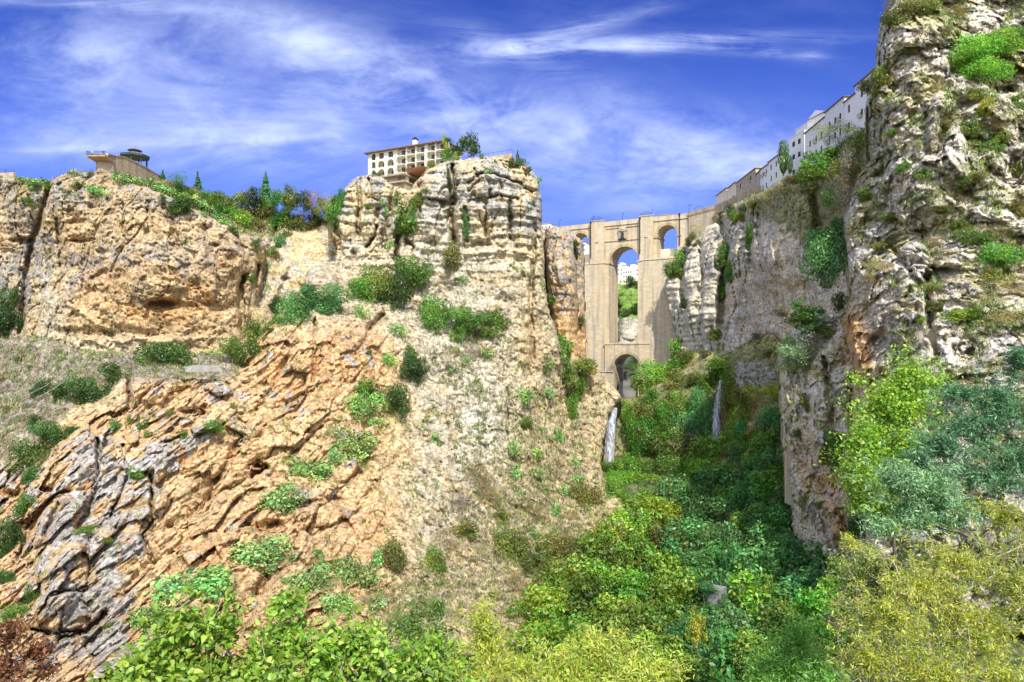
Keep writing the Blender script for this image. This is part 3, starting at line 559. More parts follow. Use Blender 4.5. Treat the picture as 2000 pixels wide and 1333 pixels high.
def rc_paint(x, y, z, X, Y, dv):
    n1, n2, n3 = fbm(x / 9, y / 9, z / 9, 4), fbm(x / 2.6, y / 2.6, z / 2.6, 4), fbm(x / .8, y / .8, z / .8, 3)
    c = [np.full(X.shape, v, np.float32) for v in (.58, .52, .43)]; c = mixc(c, (.72, .68, .62), sstep(n2 + n3 * .6, 0, .5) * .8); c = mixc(c, (.38, .37, .36), sstep(-n2 + n3 * .5, .1, .5) * .65)
    c = mixc(c, (.62, .42, .24), sstep(n1 + n2 * .3, .3, .6) * .6)
    veg = np.clip(sstep(n1 * .9 + n2 * .7 + n3 * .3 + .6 * G(X, Y, 1850, 40, 130, 50) + .6 * G(X, Y, 1930, 460, 160, 60) + .35 * G(X, Y, 1700, 440, 60, 60) + .3 * G(X, Y, 1900, 600, 120, 60), .18, .55), 0, 1)
    c = mixc(c, (.42, .38, .20), veg * .8); c = mixc(c, (.17, .21, .06), veg * sstep(n3, 0, .4) * .6)
    c = mixc(c, (.58, .35, .17), (G(X, Y, 1685, 700, 24, 90) + G(X, Y, 1660, 640, 14, 40)) * .95)
    k = (1 + .28 * n3) * 1.06; return [np.clip(a * k, .02, .85) for a in c]
sheet('right_cliff', rc, rcd, rc_disp, rc_paint, 1.9, 26, 14, [([(1700,270),(1740,300),(1720,340)],9,4),([(1810,540),(1815,640),(1830,690)],7,5),([(1900,190),(1850,230),(1830,300)],10,4),([(1740,480),(1800,560)],6,3),([(1930,330),(1980,360)],9,4)], [(1960,175,25,10,5),(1715,235,12,30,4),(1890,690,30,20,5),(1985,330,14,30,5)], [(1800,300,90,150,5),(1900,250,90,120,4),(1760,560,70,110,4),(1790,90,80,90,4)], skirt=60, edge=4, mat=ROCKN)
oc = [(1560,640),(1600,628),(1650,612),(1720,620),(1860,760),(1860,1160),(1700,1110),(1640,1105),(1606,1128),(1580,1100),(1552,1060),(1546,985),(1534,930),(1530,850),(1524,760),(1520,700),(1532,668)]
ocd = [(1530,700,158),(1535,900,150),(1550,1050,142),(1600,1110,128),(1600,700,148),(1600,900,135),(1650,1000,118),(1700,800,118),(1680,660,138),(1800,1000,95),(1800,800,105)]
def oc_paint(x, y, z, X, Y, dv):
    c = rc_paint(x, y, z, X, Y, dv); n2 = fbm(x / 2.6, y / 2.6, z / 2.6, 3)
    c = mixc(c, (.60, .38, .20), np.clip(G(X, Y, 1620, 960, 28, 70) + G(X, Y, 1570, 900, 22, 60) * .8 + G(X, Y, 1640, 1040, 22, 60) + G(X, Y, 1690, 700, 25, 80), 0, 1) * sstep(n2, -.5, .1) * .9)
    return mixc(c, (.50, .44, .36), G(X, Y, 1548, 950, 12, 45) * .8)
sheet('lower_outcrop', oc, ocd, rc_disp, oc_paint, 2.0, 16, 9, [([(1610,700),(1625,800),(1610,900)],6,4),([(1660,760),(1665,900),(1690,1000)],8,5),([(1570,700),(1580,820)],4,2)], [(1570,890,18,22,4),(1620,950,20,25,3)], [(1585,800,40,120,4),(1600,1040,45,80,6)], skirt=40, edge=3, mat=ROCKN)

# ---- gorge beyond the bridge, seen through its arches
bg_ = [(1120,560),(1170,555),(1200,552),(1225,556),(1262,540),(1300,560),(1340,640),(1340,830),(1150,830),(1120,700)]
def bg_disp(x, y, z, X, Y): return strata(x, y, z, X, Y, 1.6) + fbm(x / 12, y / 12, z / 12, 4) * 2
def bg_paint(x, y, z, X, Y, dv):
    n2 = fbm(x / 7, y / 7, z / 7, 4); c = [np.full(X.shape, v, np.float32) for v in (.42, .38, .31)]
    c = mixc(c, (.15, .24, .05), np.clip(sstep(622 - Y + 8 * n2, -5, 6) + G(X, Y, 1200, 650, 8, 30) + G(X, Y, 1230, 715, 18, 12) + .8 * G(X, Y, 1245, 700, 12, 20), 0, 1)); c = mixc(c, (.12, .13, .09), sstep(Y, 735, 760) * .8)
    return [np.clip(a * (1 + .3 * n2), .02, .8) for a in c]
sheet('gorge_beyond', bg_, [(1130,600,470),(1200,560,520),(1250,560,500),(1240,620,470),(1200,640,480),(1240,660,455),(1210,700,440),(1240,740,430),(1225,770,400),(1320,700,450),(1150,800,400),(1300,800,395)], bg_disp, bg_paint, 2.0, 8, 5, [([(1208,600),(1206,670)],4,10)], (), [(1230,640,20,26,6)], edge=2)

# ---- wide base ground: valley bottom out to the horizon and the hillside the viewer stands on
g = np.arange(-60, 61); gx, gy = np.meshgrid(g, g); sc = lambda t: np.sign(t) * (np.abs(t) / 60.0) ** 2.2 * 9000
GX, GY = sc(gx), sc(gy) + 20
rad = np.sqrt(GX ** 2 + (GY - 20) ** 2); GZ = -78 + 12 * fbm(GX / 300, GY / 300, 0.5, 4) + 14 * sstep(rad, 900, 5000)
GZ = np.where(GY > 260, GZ - 10, GZ)
hs = -1.7 - .56 * np.maximum(GY, 0) - .25 * np.maximum(np.abs(GX) - 60, 0)
GZ = np.minimum(np.maximum(GZ, hs), -1.7)
ii = np.arange(121 * 121).reshape(121, 121)
gq = np.stack([ii[:-1, :-1], ii[:-1, 1:], ii[1:, 1:], ii[1:, :-1]], -1).reshape(-1, 4)
gc = np.stack([np.full(GX.size, v) for v in (.2, .19, .1)], 1)
tag(link('ground', np_mesh('ground', np.stack([GX.ravel(), GY.ravel(), GZ.ravel()], 1), gq, gc, True), ROCK), kind='structure')
# ------------------------------------------------------------------ the bridge
bf = Frame(1097, 402, 1327, 367.6); s_, z_ = bf.s, bf.z
BR = empty('stone_bridge', (bf.o.x, bf.o.y, 0), bf.rz, 'tall tan stone bridge with three upper arches spanning the gorge', 'bridge')
ZT = 77.5
a0, a1 = s_(1192), s_(1248); c0, c1 = s_(1115), s_(1151); e0, e1 = s_(1284), s_(1323); l0, l1 = s_(1202), s_(1254)
zc = z_(1220, 482); zl = z_(1225, 671); m = MB()
wall(m, s_(1085), s_(1345), -24, ZT - 2.2, 0, 12, [(a0, a1, zl, zc, True), (l0, l1, -40, z_(1228, 692), True), (c0, c1, z_(1133, 514), z_(1133, 456), True), (e0, e1, z_(1303, 501), z_(1303, 440), True)])
m.build('facade', STONE, BR)
m = MB(); wall(m, s_(1080), s_(1352), ZT - 2.2, ZT, -.25, .5); wall(m, s_(1080), s_(1352), ZT - 2.2, ZT, 11.5, 12.2); wall(m, s_(1080), s_(1352), ZT - 2.55, ZT - 2.2, -.5, 12.4); m.build('parapet', STONE, BR)
zs = z_(1180, 516)
for pa, pb in ((1155.5, 1181), (1251, 1277)):
    m = MB(); wall(m, s_(pa), s_(pb), zs, ZT + .5, -2.0, -.02); m.box(s_(pa) - .25, s_(pb) + .25, -2.3, 0, ZT + .5, ZT + .9)
    zq = z_((pa + pb) / 2, 475 if pa < 1200 else 465)
    m.box((s_(pa) + s_(pb)) / 2 - .9, (s_(pa) + s_(pb)) / 2 + .9, -2.35, -1.98, zq, zq + .25)
    m.build('tower_buttress', STONE, BR)
    r = MB(); x0, x1 = s_(pa) + .3, s_(pb) - .5
    for k in range(9): r.box(x0 + (x1 - x0) * k / 8 - .04, x0 + (x1 - x0) * k / 8 + .04, -2.1, -2.02, ZT + .9, ZT + 2.0 + .9 * math.sin(math.pi * k / 8))
    pts = [(x0 + (x1 - x0) * k / 8, -2.06, ZT + 2.0 + .9 * math.sin(math.pi * k / 8)) for k in range(9)]; r.tube(pts, .07); r.tube([(x0, -2.06, ZT + 1.5), (x1, -2.06, ZT + 1.5)], .05)
    r.build('balcony_railing', IRON, BR)
# piers below the set-off
m = MB()
wall(m, s_(1118), a0, -24, zs, -2.1, -.03); m.box(s_(1118), a0 + .5, -2.4, 0, zs - .02, zs + .4); m.build('left_pier', STONE, BR)
m = MB(); wall(m, a1, s_(1345), -24, zs, -2.1, -.03); m.box(a1 - .5, s_(1330), -2.4, 0, zs - .02, zs + .4); m.build('right_pier', STONE, BR)
m = MB(); wall(m, a0 - 2.0, s_(1272), -26, zl - .6, -3.2, 13, [(l0, l1, -30, z_(1228, 692), True)]); m.box(a0 - 2.4, s_(1272), -3.5, 13.2, zl - .6, zl); m.build('lower_arch', STONE, BR)
m = MB(); zz = z_(1195, 727); m.box(a0 - 9, l0 + .15, -3.7, -3.15, zz, zz + .5); m.box(a0 - 9, a0 - 2.0, -3.3, -.1, -26, zz); m.build('base_cornice', STONE, BR)
# grass growing along the ledge is planted later; voussoir rings, imposts
def ring(xa, xb, zcr, t, y0, y1):
    m = MB(); cx, r = (xa + xb) / 2, (xb - xa) / 2; n = 18
    for k in range(n):
        p, q = math.pi * k / n, math.pi * (k + 1) / n
        f = lambda a, rr: (cx - math.cos(a) * rr, zcr - r + math.sin(a) * rr)
        A, B, C_, D_ = f(p, r), f(q, r), f(q, r + t), f(p, r + t)
        m.prism([(A[0], y0, A[1]), (B[0], y0, B[1]), (C_[0], y0, C_[1]), (D_[0], y0, D_[1])], [(A[0], y1, A[1]), (B[0], y1, B[1]), (C_[0], y1, C_[1]), (D_[0], y1, D_[1])])
    return m
STONED = masonry('ring_stone', (.47, .36, .23), (.4, .31, .2), .5, .9, .5)
for xa, xb, zcr, yy in ((a0, a1, zc, -.35), (c0, c1, z_(1133, 456), -.25), (e0, e1, z_(1303, 440), -.25), (l0, l1, z_(1228, 692), -3.45)):
    ring(xa, xb, zcr, 1.5, yy, yy + .3).build('arch_ring', STONED, BR)
m = MB()
for xa, xb, zcr in ((a0, a1, zc), (c0, c1, z_(1133, 456)), (e0, e1, z_(1303, 440))):
    zi = zcr - (xb - xa) / 2
    for q, sg in ((xa, 1), (xb, -1)): m = MB(); m.box(min(q - sg * 2.2, q + sg * .45), max(q - sg * 2.2, q + sg * .45), -2.45 if xa == a0 else -.6, 12.3, zi - .9, zi - .25); m.build('impost', STONED, BR)
m = MB(); m.box(c0 - .1, c1 + .1, 6, 8, z_(1133, 514) - .5, z_(1133, 495)); m.build('infill_wall', CREAM, BR); m = MB(); m.box(e0 - .1, e1 + .1, 6, 8, z_(1303, 501) - .5, z_(1303, 483)); m.build('infill_wall', CREAM, BR)
# string course, panel and pedimented window above the middle arch
m = MB(); m.box(s_(1182), s_(1250), -.4, -.02, z_(1215, 470) - .15, z_(1215, 470) + .2); m.box(s_(1183), s_(1209), -.4, -.02, z_(1196, 447), z_(1196, 447) + .3); m.box(s_(1222), s_(1250), -.4, -.02, z_(1196, 447), z_(1196, 447) + .3); m.build('string_course', STONED, BR)
wx = s_(1216); wz = z_(1216, 467); m = MB()
m.box(wx - 2.3, wx - 1.15, -.7, -.02, wz, wz + 4.2); m.box(wx + 1.15, wx + 2.3, -.7, -.02, wz, wz + 4.2); m.box(wx - 2.6, wx + 2.6, -1.0, -.02, wz + 4.2, wz + 4.7)
m.prism([(wx - 2.6, -1, wz + 4.7), (wx + 2.6, -1, wz + 4.7), (wx, -1, wz + 6.0)], [(wx - 2.6, -.02, wz + 4.7), (wx + 2.6, -.02, wz + 4.7), (wx, -.02, wz + 6.0)])
wf = m.build('window_surround', STONED, BR)
m = MB(); wall(m, wx - 1.15, wx + 1.15, wz, wz + 4.1, -.12, -.03); m.build('window_pane', GLASS, wf)
m = MB(); wall(m, wx - 1.14, wx + 1.14, wz + .9, wz + 4.19, -.5, -.14, [(wx - .9, wx + .9, wz + .9, wz + 3.7, True)]); m.build('window_arch', STONED, wf)
m = MB(); m.box(wx - 2.4, wx + 2.4, -1.0, -.02, wz - .3, wz); m.box(wx - 1.2, wx - .8, -.9, -.02, wz - .9, wz - .3); m.box(wx + .8, wx + 1.2, -.9, -.02, wz - .9, wz - .3)
for k in range(9): m.box(wx - 1.1 + k * .27, wx - 1.05 + k * .27, -1.1, -1.05, wz, wz + 1)
m.build('window_balcony', IRON, BR)
for px, ya, yb, yy in ((1156.8, 437, 505, -2.3), (1252.3, 429, 497, -2.3), (1327.5, 420, 480, -.45)):
    m = MB(); zt, zb = z_(px, ya), z_(px, yb); m.tube([(s_(px), yy, zt), (s_(px), yy, zb)], .26, n=8); m.box(s_(px) - .45, s_(px) + .45, yy - .4, yy + .3, zt - .2, zt + .8); m.build('drainpipe', IRON, BR)
# approach wall curving on towards the viewer on the right
af = Frame(1345, 364, 1402, 347)
AP = empty('approach_wall', (af.o.x, af.o.y, 0), af.rz, 'cream and tan retaining wall leading off the right end of the bridge', 'wall')
m = MB(); wall(m, 0, af.L + .5, 35, lambda s: ZT - 1.6 + s * .02, 0, 10); m.build('masonry', STONE, AP)
m = MB(); wall(m, -.2, af.L + .8, lambda s: ZT - 1.6 + s * .02, lambda s: ZT + .3 + s * .02, -.3, .5); m.build('parapet', STONED, AP)
r = MB(); r.tube([(4, .1, ZT + 1.6), (7, .1, ZT + 2.4), (10, .1, ZT + 1.6)], .08); [r.tube([(4 + k, .1, ZT), (4 + k, .1, ZT + 1.6 + .3 * (k in (2, 3, 4)))], .05) for k in range(7)]; r.build('railing', IRON, AP)
def lamp(p, h, where):
    e = empty('street_lamp', p, 0, 'thin dark lamp post ' + where, 'street lamp', 'lamp posts along the bridge parapet')
    m = MB(); m.tube([(0, 0, 0), (0, 0, h)], .11, .06); m.box(-.18, .18, -.18, .18, 0, .5); m.tube([(0, 0, h - .4), (.5, 0, h), (.75, 0, h - .15)], .05); m.build('post', IRON, e)
    m = MB(); m.cyl(.75, 0, h - .65, h - .15, .12, .24, 6); m.cyl(.75, 0, h - .15, h + .05, .28, .04, 6); m.build('lantern', IRON, e)
for px, where in ((1092, 'at the far left end of the bridge'), (1157.5, 'on the left bridge tower'), (1215.5, 'standing above the middle arch'), (1272.5, 'on the right bridge tower')):
    lamp(bf.w(s_(px), .1, ZT), 4.2, where)
lamp(af.w(af.s(1345.5), .1, ZT), 4.2, 'where the bridge meets its approach wall')

# ------------------------------------------------------------------ generic house made in a wall frame
def window(par, a, b, z0, z1, y=0.0, arched=False, balcony=False, mat=None):
    m = MB(); m.box(a, b, y + .1, y + .22, z0, z1); w_ = m.build('window', GLASS, par)
    m = MB(); t = .09
    m.box(a, a + t, y + .0, y + .1, z0, z1); m.box(b - t, b, y + .0, y + .1, z0, z1); m.box(a + t, b - t, y + .0, y + .1, z1 - t, z1); m.box(a + t, b - t, y + .0, y + .1, z0, z0 + t)
    m.box((a + b) / 2 - t / 2, (a + b) / 2 + t / 2, y + .02, y + .1, z0 + t, z1 - t); m.build('frame', WOOD, w_)
    if balcony:
        m = MB(); m.box(a - .5, b + .5, y - 1.0, y, z0 - .25, z0 - .05); bo = m.build('balcony', CREAM, par)
        m = MB(); m.tube([(a - .45, y - .95, z0 + .95), (b + .45, y - .95, z0 + .95)], .04, n=4)
        for k in range(9): q = a - .45 + (b - a + .9) * k / 8; m.box(q - .02, q + .02, y - .97, y - .93, z0 - .05, z0 + .95)
        m.build('railing', IRON, bo)
def house(f, s0, s1, zb, zt, dep, wins, label, wmat, rmat=None, rise=1.6, over=.5, name='town_house', group='houses along the clifftop', endw=()):
    """front wall in frame f from s0 to s1, windows as (a, b, z0, z1, balcony)"""
    h = empty(name, (f.o.x, f.o.y, 0), f.rz, label, 'house', group)
    m = MB(); wall(m, s0, s1, zb, zt, 0, .4, [(a, b, z0, z1, False) for a, b, z0, z1, *_ in wins])
    m.box(s0, s0 + .4, .4, dep, zb, zt); m.box(s1 - .4, s1, .4, dep, zb, zt); m.box(s0 + .4, s1 - .4, dep - .4, dep, zb, zt); m.build('wall', wmat, h)
    for a, b, z0, z1, *bal in wins: window(h, a, b, z0, z1, .12, balcony=bool(bal and bal[0]))
    for a, b, z0, z1 in endw: m = MB(); m.box(s1 + .003, s1 + .06, a, b, z0, z1); m.build('window', GLASS, h)
    m = MB()
    if rmat:
        o = over; e = [(s0 - o, -o, zt), (s1 + o, -o, zt), (s1 + o, dep + o, zt), (s0 - o, dep + o, zt)]
        m.prism([e[0], e[1], e[2], e[3]], [(x, y, z + .25) for x, y, z in e])
        mid = dep / 2; b = len(m.v)
        m.v += [(s0 - o, -o, zt + .25), (s1 + o, -o, zt + .25), (s1 + o, dep + o, zt + .25), (s0 - o, dep + o, zt + .25), (s0 + min(mid, 3), mid, zt + rise), (s1 - min(mid, 3), mid, zt + rise)]
        m.f += [(b, b + 1, b + 5, b + 4), (b + 1, b + 2, b + 5), (b + 2, b + 3, b + 4, b + 5), (b + 3, b, b + 4)]
    else: m.box(s0 - .15, s1 + .15, -.15, dep + .15, zt, zt + .35)
    m.build('roof', rmat or wmat, h); return h
# ------------------------------------------------------------------ the row of houses on the right rim
hr = Frame(1398, 366, 1700, 208)          # rim line, runs towards the viewer
def hz(px, py): return hr.z(px, py)
def grid(f, cols, rows, w=1.3, h=2.1, bal=()):
    return [(f.s(c) - w / 2, f.s(c) + w / 2, z, z + h, (i, j) in bal) for i, c in enumerate(cols) for j, z in enumerate(rows)]
HB = 62
house(hr, hr.s(1399.5), hr.s(1419), HB, hz(1400, 383), 6, [], 'small cream block with brown tiled roof nearest the bridge', CREAM, TILE, 1.2)
house(hr, hr.s(1420.5), hr.s(1437), HB, hz(1421, 369), 7, [(hr.s(1431), hr.s(1433.5), hz(1432, 388), hz(1432, 382))], 'narrow plain cream house between the lowest block and the old stone house', CREAM, TILE, 1.2)
h3 = hz(1440, 357); W3 = grid(hr, (1446, 1466), (h3 - 4.0,), 1.6, 2.4, ((1, 0),)) + grid(hr, (1466,), (h3 - 10.5,), 1.5, 2.3, ((0, 0),)) + [(hr.s(1444.5), hr.s(1450.5), h3 - 12.5, h3 - 7.5, False)]
house(hr, hr.s(1438), hr.s(1476), HB - 2, h3, 9, W3, 'old bare stone house with wide eaves and a dark arched doorway', simple('bare_stone', (.42, .35, .27), .95, var=.3, scale=.8, streak=.5), TILEL, 1.6)
h4 = hz(1480, 337)
house(hr, hr.s(1477), hr.s(1484.5), HB - 3, h4 - .4, 8, [], 'grey stained narrow house wedged against the blue-white one', simple('grey_render', (.4, .37, .34), .95, var=.3, streak=.6), TILE, 1)
house(hr, hr.s(1485), hr.s(1501), HB - 5, h4, 9, grid(hr, (1490, 1496.5), (h4 - 3.8, h4 - 9.5), 1.3, 2.3, ((0, 0), (1, 0))), 'white house with paired balcony windows beside the grey stained one', WHITE, TILE, 1)
house(hr, hr.s(1501.3), hr.s(1521), HB - 6, h4 + .6, 9, grid(hr, (1506, 1516), (h4 - 3.4, h4 - 8, h4 - 12.5), 1.4, 2.3), 'tall white house with three rows of windows left of the cypress', WHITE, TILE, 1)
# terraces and larger blocks beyond the cypress
f5 = Frame(1541, 272, 1571, 262); t5 = f5.z(1560, 262)
house(f5, 0, f5.L, 60, t5, 12, grid(f5, (1550, 1561), (t5 - 4, t5 - 9, t5 - 15), 1.9, 2.0), 'big white block with stepped terraces just behind the cypress', WHITE, None, endw=())
f6 = Frame(1554, 285, 1580, 275); t6 = f6.z(1560, 252)
house(f6, 0, f6.L, 62, t6, 8, [], 'white flat-roofed block rising behind the stepped terraces', WHITE, None)
f7 = Frame(1577, 268, 1612, 258); t7 = f7.z(1590, 230)
h7 = house(f7, 0, f7.L, 60, t7, 10, [(f7.s(1597), f7.s(1603), t7 - 4.5, t7 - 2.6, False)], 'white gabled house standing above the long roof', WHITE, TILEL, .4)
m = MB(); m.prism([(0, 0, t7 + .3), (f7.L, 0, t7 + .3), (f7.L * .45, 0, t7 + 2.6)], [(0, 10, t7 + .3), (f7.L, 10, t7 + .3), (f7.L * .45, 10, t7 + 2.6)]); m.build('gable', WHITE, h7)
f8 = Frame(1613, 262, 1634, 255); house(f8, 0, f8.L, 60, f8.z(1620, 222), 8, [], 'plain white box-shaped house beside the gabled one', WHITE, None)
hn = Frame(1572, 256, 1700, 206)
t9 = hn.z(1574, 265); gl = lambda c: c
house(hn, hn.s(1572), hn.s(1611), 63, t9 + .9, 11, grid(hn, (1582, 1594, 1604), (t9 - 5.5, t9 - 10.5, t9 - 16), 1.5, 2.3, ((1, 0),)), 'long white house with a sloping tiled eave behind the pale tree, lower half', WHITE, TILE, 1.5)
house(hn, hn.s(1611.4), hn.s(1649), 63, t9 + 2.3, 11, grid(hn, (1620, 1631, 1641), (t9 - 4.3, t9 - 9.3, t9 - 15), 1.5, 2.3, ((2, 0), (0, 1))), 'long white house behind the pale tree, roof one step above its neighbour', simple('grey_white_render', (.74, .74, .74), .85, var=.08, streak=.35, streakcol=(.5, .48, .45, 1)), TILE, 1.5)
t10 = hn.z(1652, 199)
house(hn, hn.s(1649.5), hn.s(1670), 63, t10, 11, grid(hn, (1658,), (t10 - 4.4, t10 - 10, t10 - 15), 1.5, 2.5, ((0, 1),)), 'tall white house with one dark upper window', WHITE, TILE, 1.5)
t11 = hn.z(1672, 168)
house(hn, hn.s(1670.3), hn.s(1712), 63, t11, 12, grid(hn, (1683, 1697), (t11 - 5, t11 - 11, t11 - 17), 1.5, 2.4, ((0, 1), (1, 1))), 'tallest white house touching the near right cliff', WHITE, TILE, 1.5)
m = MB(); pf = Frame(1399, 346, 1480, 299); wall(m, 0, pf.L, lambda s: pf.z(1401, 400) - s * .045 - 4.5, lambda s: pf.z(1401, 400) - s * .045, -.3, 3)
tag(m.build('retaining_wall', STONE2), 'low stone retaining wall under the old stone house', 'wall').location = (pf.o.x, pf.o.y, 0); bpy.data.objects['retaining_wall'].rotation_euler = (0, 0, pf.rz)
# town seen through and beside the bridge
for i, (pa, pb, yt, yb, D, lab) in enumerate(((1196, 1216, 523, 545, 640, 'pale house with stacked terraces seen through the middle arch, leftmost'), (1207, 1224, 519, 540, 660, 'white house with a raised gable seen through the middle arch'),
        (1216, 1234, 527, 556, 620, 'low white house at the centre of the middle arch opening'), (1228, 1254, 523, 560, 630, 'white house with roof terraces against the right side of the middle arch'),
        (1196, 1222, 545, 562, 560, 'flat cream building lowest in the middle arch opening'), (1118, 1144, 474, 505, 560, 'white house with a row of windows seen through the left arch'),
        (1050, 1076, 438, 460, 520, 'small white gabled house peeping out between tower cliff and spire'), (1286, 1310, 421, 424, 430, 'white roofed building just showing above the right arch'))):
    f = Frame(pa, D, pb, D - 4); zt = f.z((pa + pb) / 2, yt); zb = f.z(pa, yb) - 6; nw = 4 if i != 7 else 0
    wins = [(f.L * (k + .3) / nw, f.L * (k + .3) / nw + 1.2, z, z + 1.6, False) for k in range(nw) for z in (zt - 3.2, zt - 7)] if nw else []
    hh = house(f, 0, f.L, zb, zt, 12, wins, lab, WHITE if i != 4 else CREAM, TILE if i in (5,) else TILEL if i in (1, 6, 7) else None, 1.8, name='town_house', group='distant town houses beyond the gorge')
    if i < 4: m = MB(); m.box(f.L * .1, f.L * .5, 3, 9, zt + .35, zt + 3.2); m.box(f.L * .6, f.L * .75, 2, 5, zt + .35, zt + 2); m.build('roof_terrace', WHITE, hh)

# ------------------------------------------------------------------ hotel on the tower cliff
hf = Frame(719, 249.5, 867, 235.3); S, Z = hf.s, hf.z
HOT = empty('cliffside_hotel', (hf.o.x, hf.o.y, 0), hf.rz, 'long cream hotel with arched loggias and balconies on the cliff edge', 'hotel')
ZE = 74.6; rows = [ZE - 2.7, ZE - 5.7, ZE - 8.7, ZE - 11.7]
L = hf.L; ZBOT = ZE - 15.5
acols = [(S(725.5), S(733.5)), (S(738), S(750.8)), (S(756), S(769))]
ops = []
for i, (a, b) in enumerate(acols):
    for j, z in enumerate(rows):
        if j == 3 and i: continue
        if j == 0 and i: ops.append((a + .5, b - .3, z + .2, z + 2.35, False))
        elif not (i == 0 and j == 0): ops.append((a, b, z + .1, z + 2.6, True))
        else: ops.append((a, b, z + .1, z + 2.5, True))
bays = [(777, 792), (796, 810.5), (815, 829), (836, 849), (853, 867.5)]
m = MB(); x1 = S(773)
wall(m, 0, x1, ZBOT, ZE, 0, .45, ops); m.box(0, .45, .45, 12, ZBOT, ZE); m.box(.45, x1, 2.4, 2.8, ZBOT, ZE)
for z in rows: m.box(.45, x1, .45, 2.4, z - .3, z)
m.build('arcade_wing', HOTELW, HOT)
m = MB(); zlo = lambda s: ZBOT if s < S(792.9) else Z(810, 329); wall(m, x1, S(793), ZBOT, ZE, 1.1, 1.5); wall(m, S(793), L, Z(810, 329), ZE, 1.1, 1.5); prev = x1
for a, b in bays + [(875, 876)]:
    q = S(a); m.box(prev, q - .15, -.1, 1.1, zlo(prev), ZE); prev = S(b) + .1
m.box(L - .4, L, 1.1, 12, ZBOT, ZE); m.box(.45, L - .4, 11.6, 12, ZBOT, ZE)
m.build('balcony_wing', HOTELW, HOT)
for i, (a, b) in enumerate(acols):
    for j, z in enumerate(rows):
        window(HOT, (a + b) / 2 - .75, (a + b) / 2 + .75, z + .02, z + 2.0, 2.15)
        m = MB(); m.tube([(a, .2, z + .95), (b, .2, z + .95)], .04, n=4)
        for k in range(7): q = a + (b - a) * k / 6; m.box(q - .02, q + .02, .18, .22, z, z + .95)
        m.build('railing', IRON, HOT)
for i, (a, b) in enumerate(bays):
    A, B = S(a), S(b)
    for j, z in enumerate(rows):
        if j == 3: continue
        if j == 2 and i: window(HOT, (A + B) / 2 - .6, (A + B) / 2 + .8, z + 1.2, z + 2.5, .95); continue
        window(HOT, (A + B) / 2 - .6, (A + B) / 2 + .95, z + .05, z + 2.2, .95)
        if 1:
            m = MB(); m.box(A - .1, B + .05, -1.1, 1.08, z - .28, z - .05); bo = m.build('balcony', HOTELW, HOT)
            m = MB(); m.tube([(A, -1.05, z + .9), (B, -1.05, z + .9)], .04, n=4)
            for k in range(9): q = A + (B - A) * k / 8; m.box(q - .02, q + .02, -1.07, -1.03, z - .05, z + .9)
            m.build('railing', IRON, bo)
m = MB(); o = 1.1; R_ = [(-o, -1.3, ZE), (L + o, -1.3, ZE), (L + o, 13, ZE), (-o, 13, ZE)]; m.prism(R_, [(x, y, z + .3) for x, y, z in R_]); b_ = len(m.v)
m.v += [(x, y, z + .3) for x, y, z in R_] + [(5, 6, ZE + 2.2), (L - 5, 6, ZE + 2.2)]; m.f += [(b_, b_ + 1, b_ + 5, b_ + 4), (b_ + 1, b_ + 2, b_ + 5), (b_ + 2, b_ + 3, b_ + 4, b_ + 5), (b_ + 3, b_, b_ + 4)]
rf_ = m.build('roof', TILE, HOT)
cx = S(802.5); m = MB(); m.box(cx - .65, cx + .65, 2.0, 3.4, ZE + .3, ZE + 3.3); ch = m.build('chimney', HOTELW, rf_)
m = MB(); m.box(cx - .8, cx + .8, 1.85, 3.55, ZE + 3.3, ZE + 3.7); m.box(cx - .35, cx + .35, 2.3, 3.1, ZE + 3.7, ZE + 4.2); m.build('chimney_cap', IRON, ch)
# lower terrace deck and its wall
m = MB(); zt = Z(770, 345); m.box(S(741), S(799), -3.0, 6, zt - 3.2, zt - 2.7); m.box(S(741), S(799), -2.9, 6, zt - .6, zt - .1); m.box(S(755), S(797), -1.5, 4, zt - 9, zt - 3.2); m.build('terrace_deck', STONE2, HOT)
m = MB(); m.tube([(S(741), -2.9, zt + 1), (S(799), -2.9, zt + 1)], .05, n=4)
for k in range(26): q = S(741) + (S(799) - S(741)) * k / 25; m.box(q - .03, q + .03, -2.93, -2.87, zt - 2.7, zt + 1)
m.build('terrace_railing', IRON, HOT)
m = MB(); m.prism([(S(797), -.1, Z(800, 338)), (S(832), -.1, Z(800, 335)), (S(832), 5, Z(800, 335)), (S(797), 5, Z(800, 338))], [(S(793), -1.0, Z(810, 329) - .01), (S(832), -1.0, Z(810, 329) - .01), (S(832), 5, Z(810, 329) - .01), (S(793), 5, Z(810, 329) - .01)]); m.build('brick_base', simple('brick', (.36, .17, .09), .9, var=.25, scale=1.5), HOT)

# clifftop viewpoint wall right of the hotel
vf = Frame(872, 222, 1000, 214); VW = empty('clifftop_wall', (vf.o.x, vf.o.y, 0), vf.rz, 'low stone parapet with thin railing on the cliff edge right of the hotel', 'wall')
m = MB(); zv = vf.z(950, 307); wall(m, 0, vf.L, zv - 4, lambda s: zv + .3 - (vf.L - s) * .04, 0, .6); m.build('masonry', STONE2, VW)
m = MB(); m.tube([(0, .3, zv + .6), (vf.L, .3, zv + 1.5)], .05, n=4); [m.tube([(vf.L * k / 14, .3, zv - 1.), (vf.L * k / 14, .3, zv + .6 + .9 * k / 14)], .035, n=4) for k in range(15)]; m.build('railing', IRON, VW)

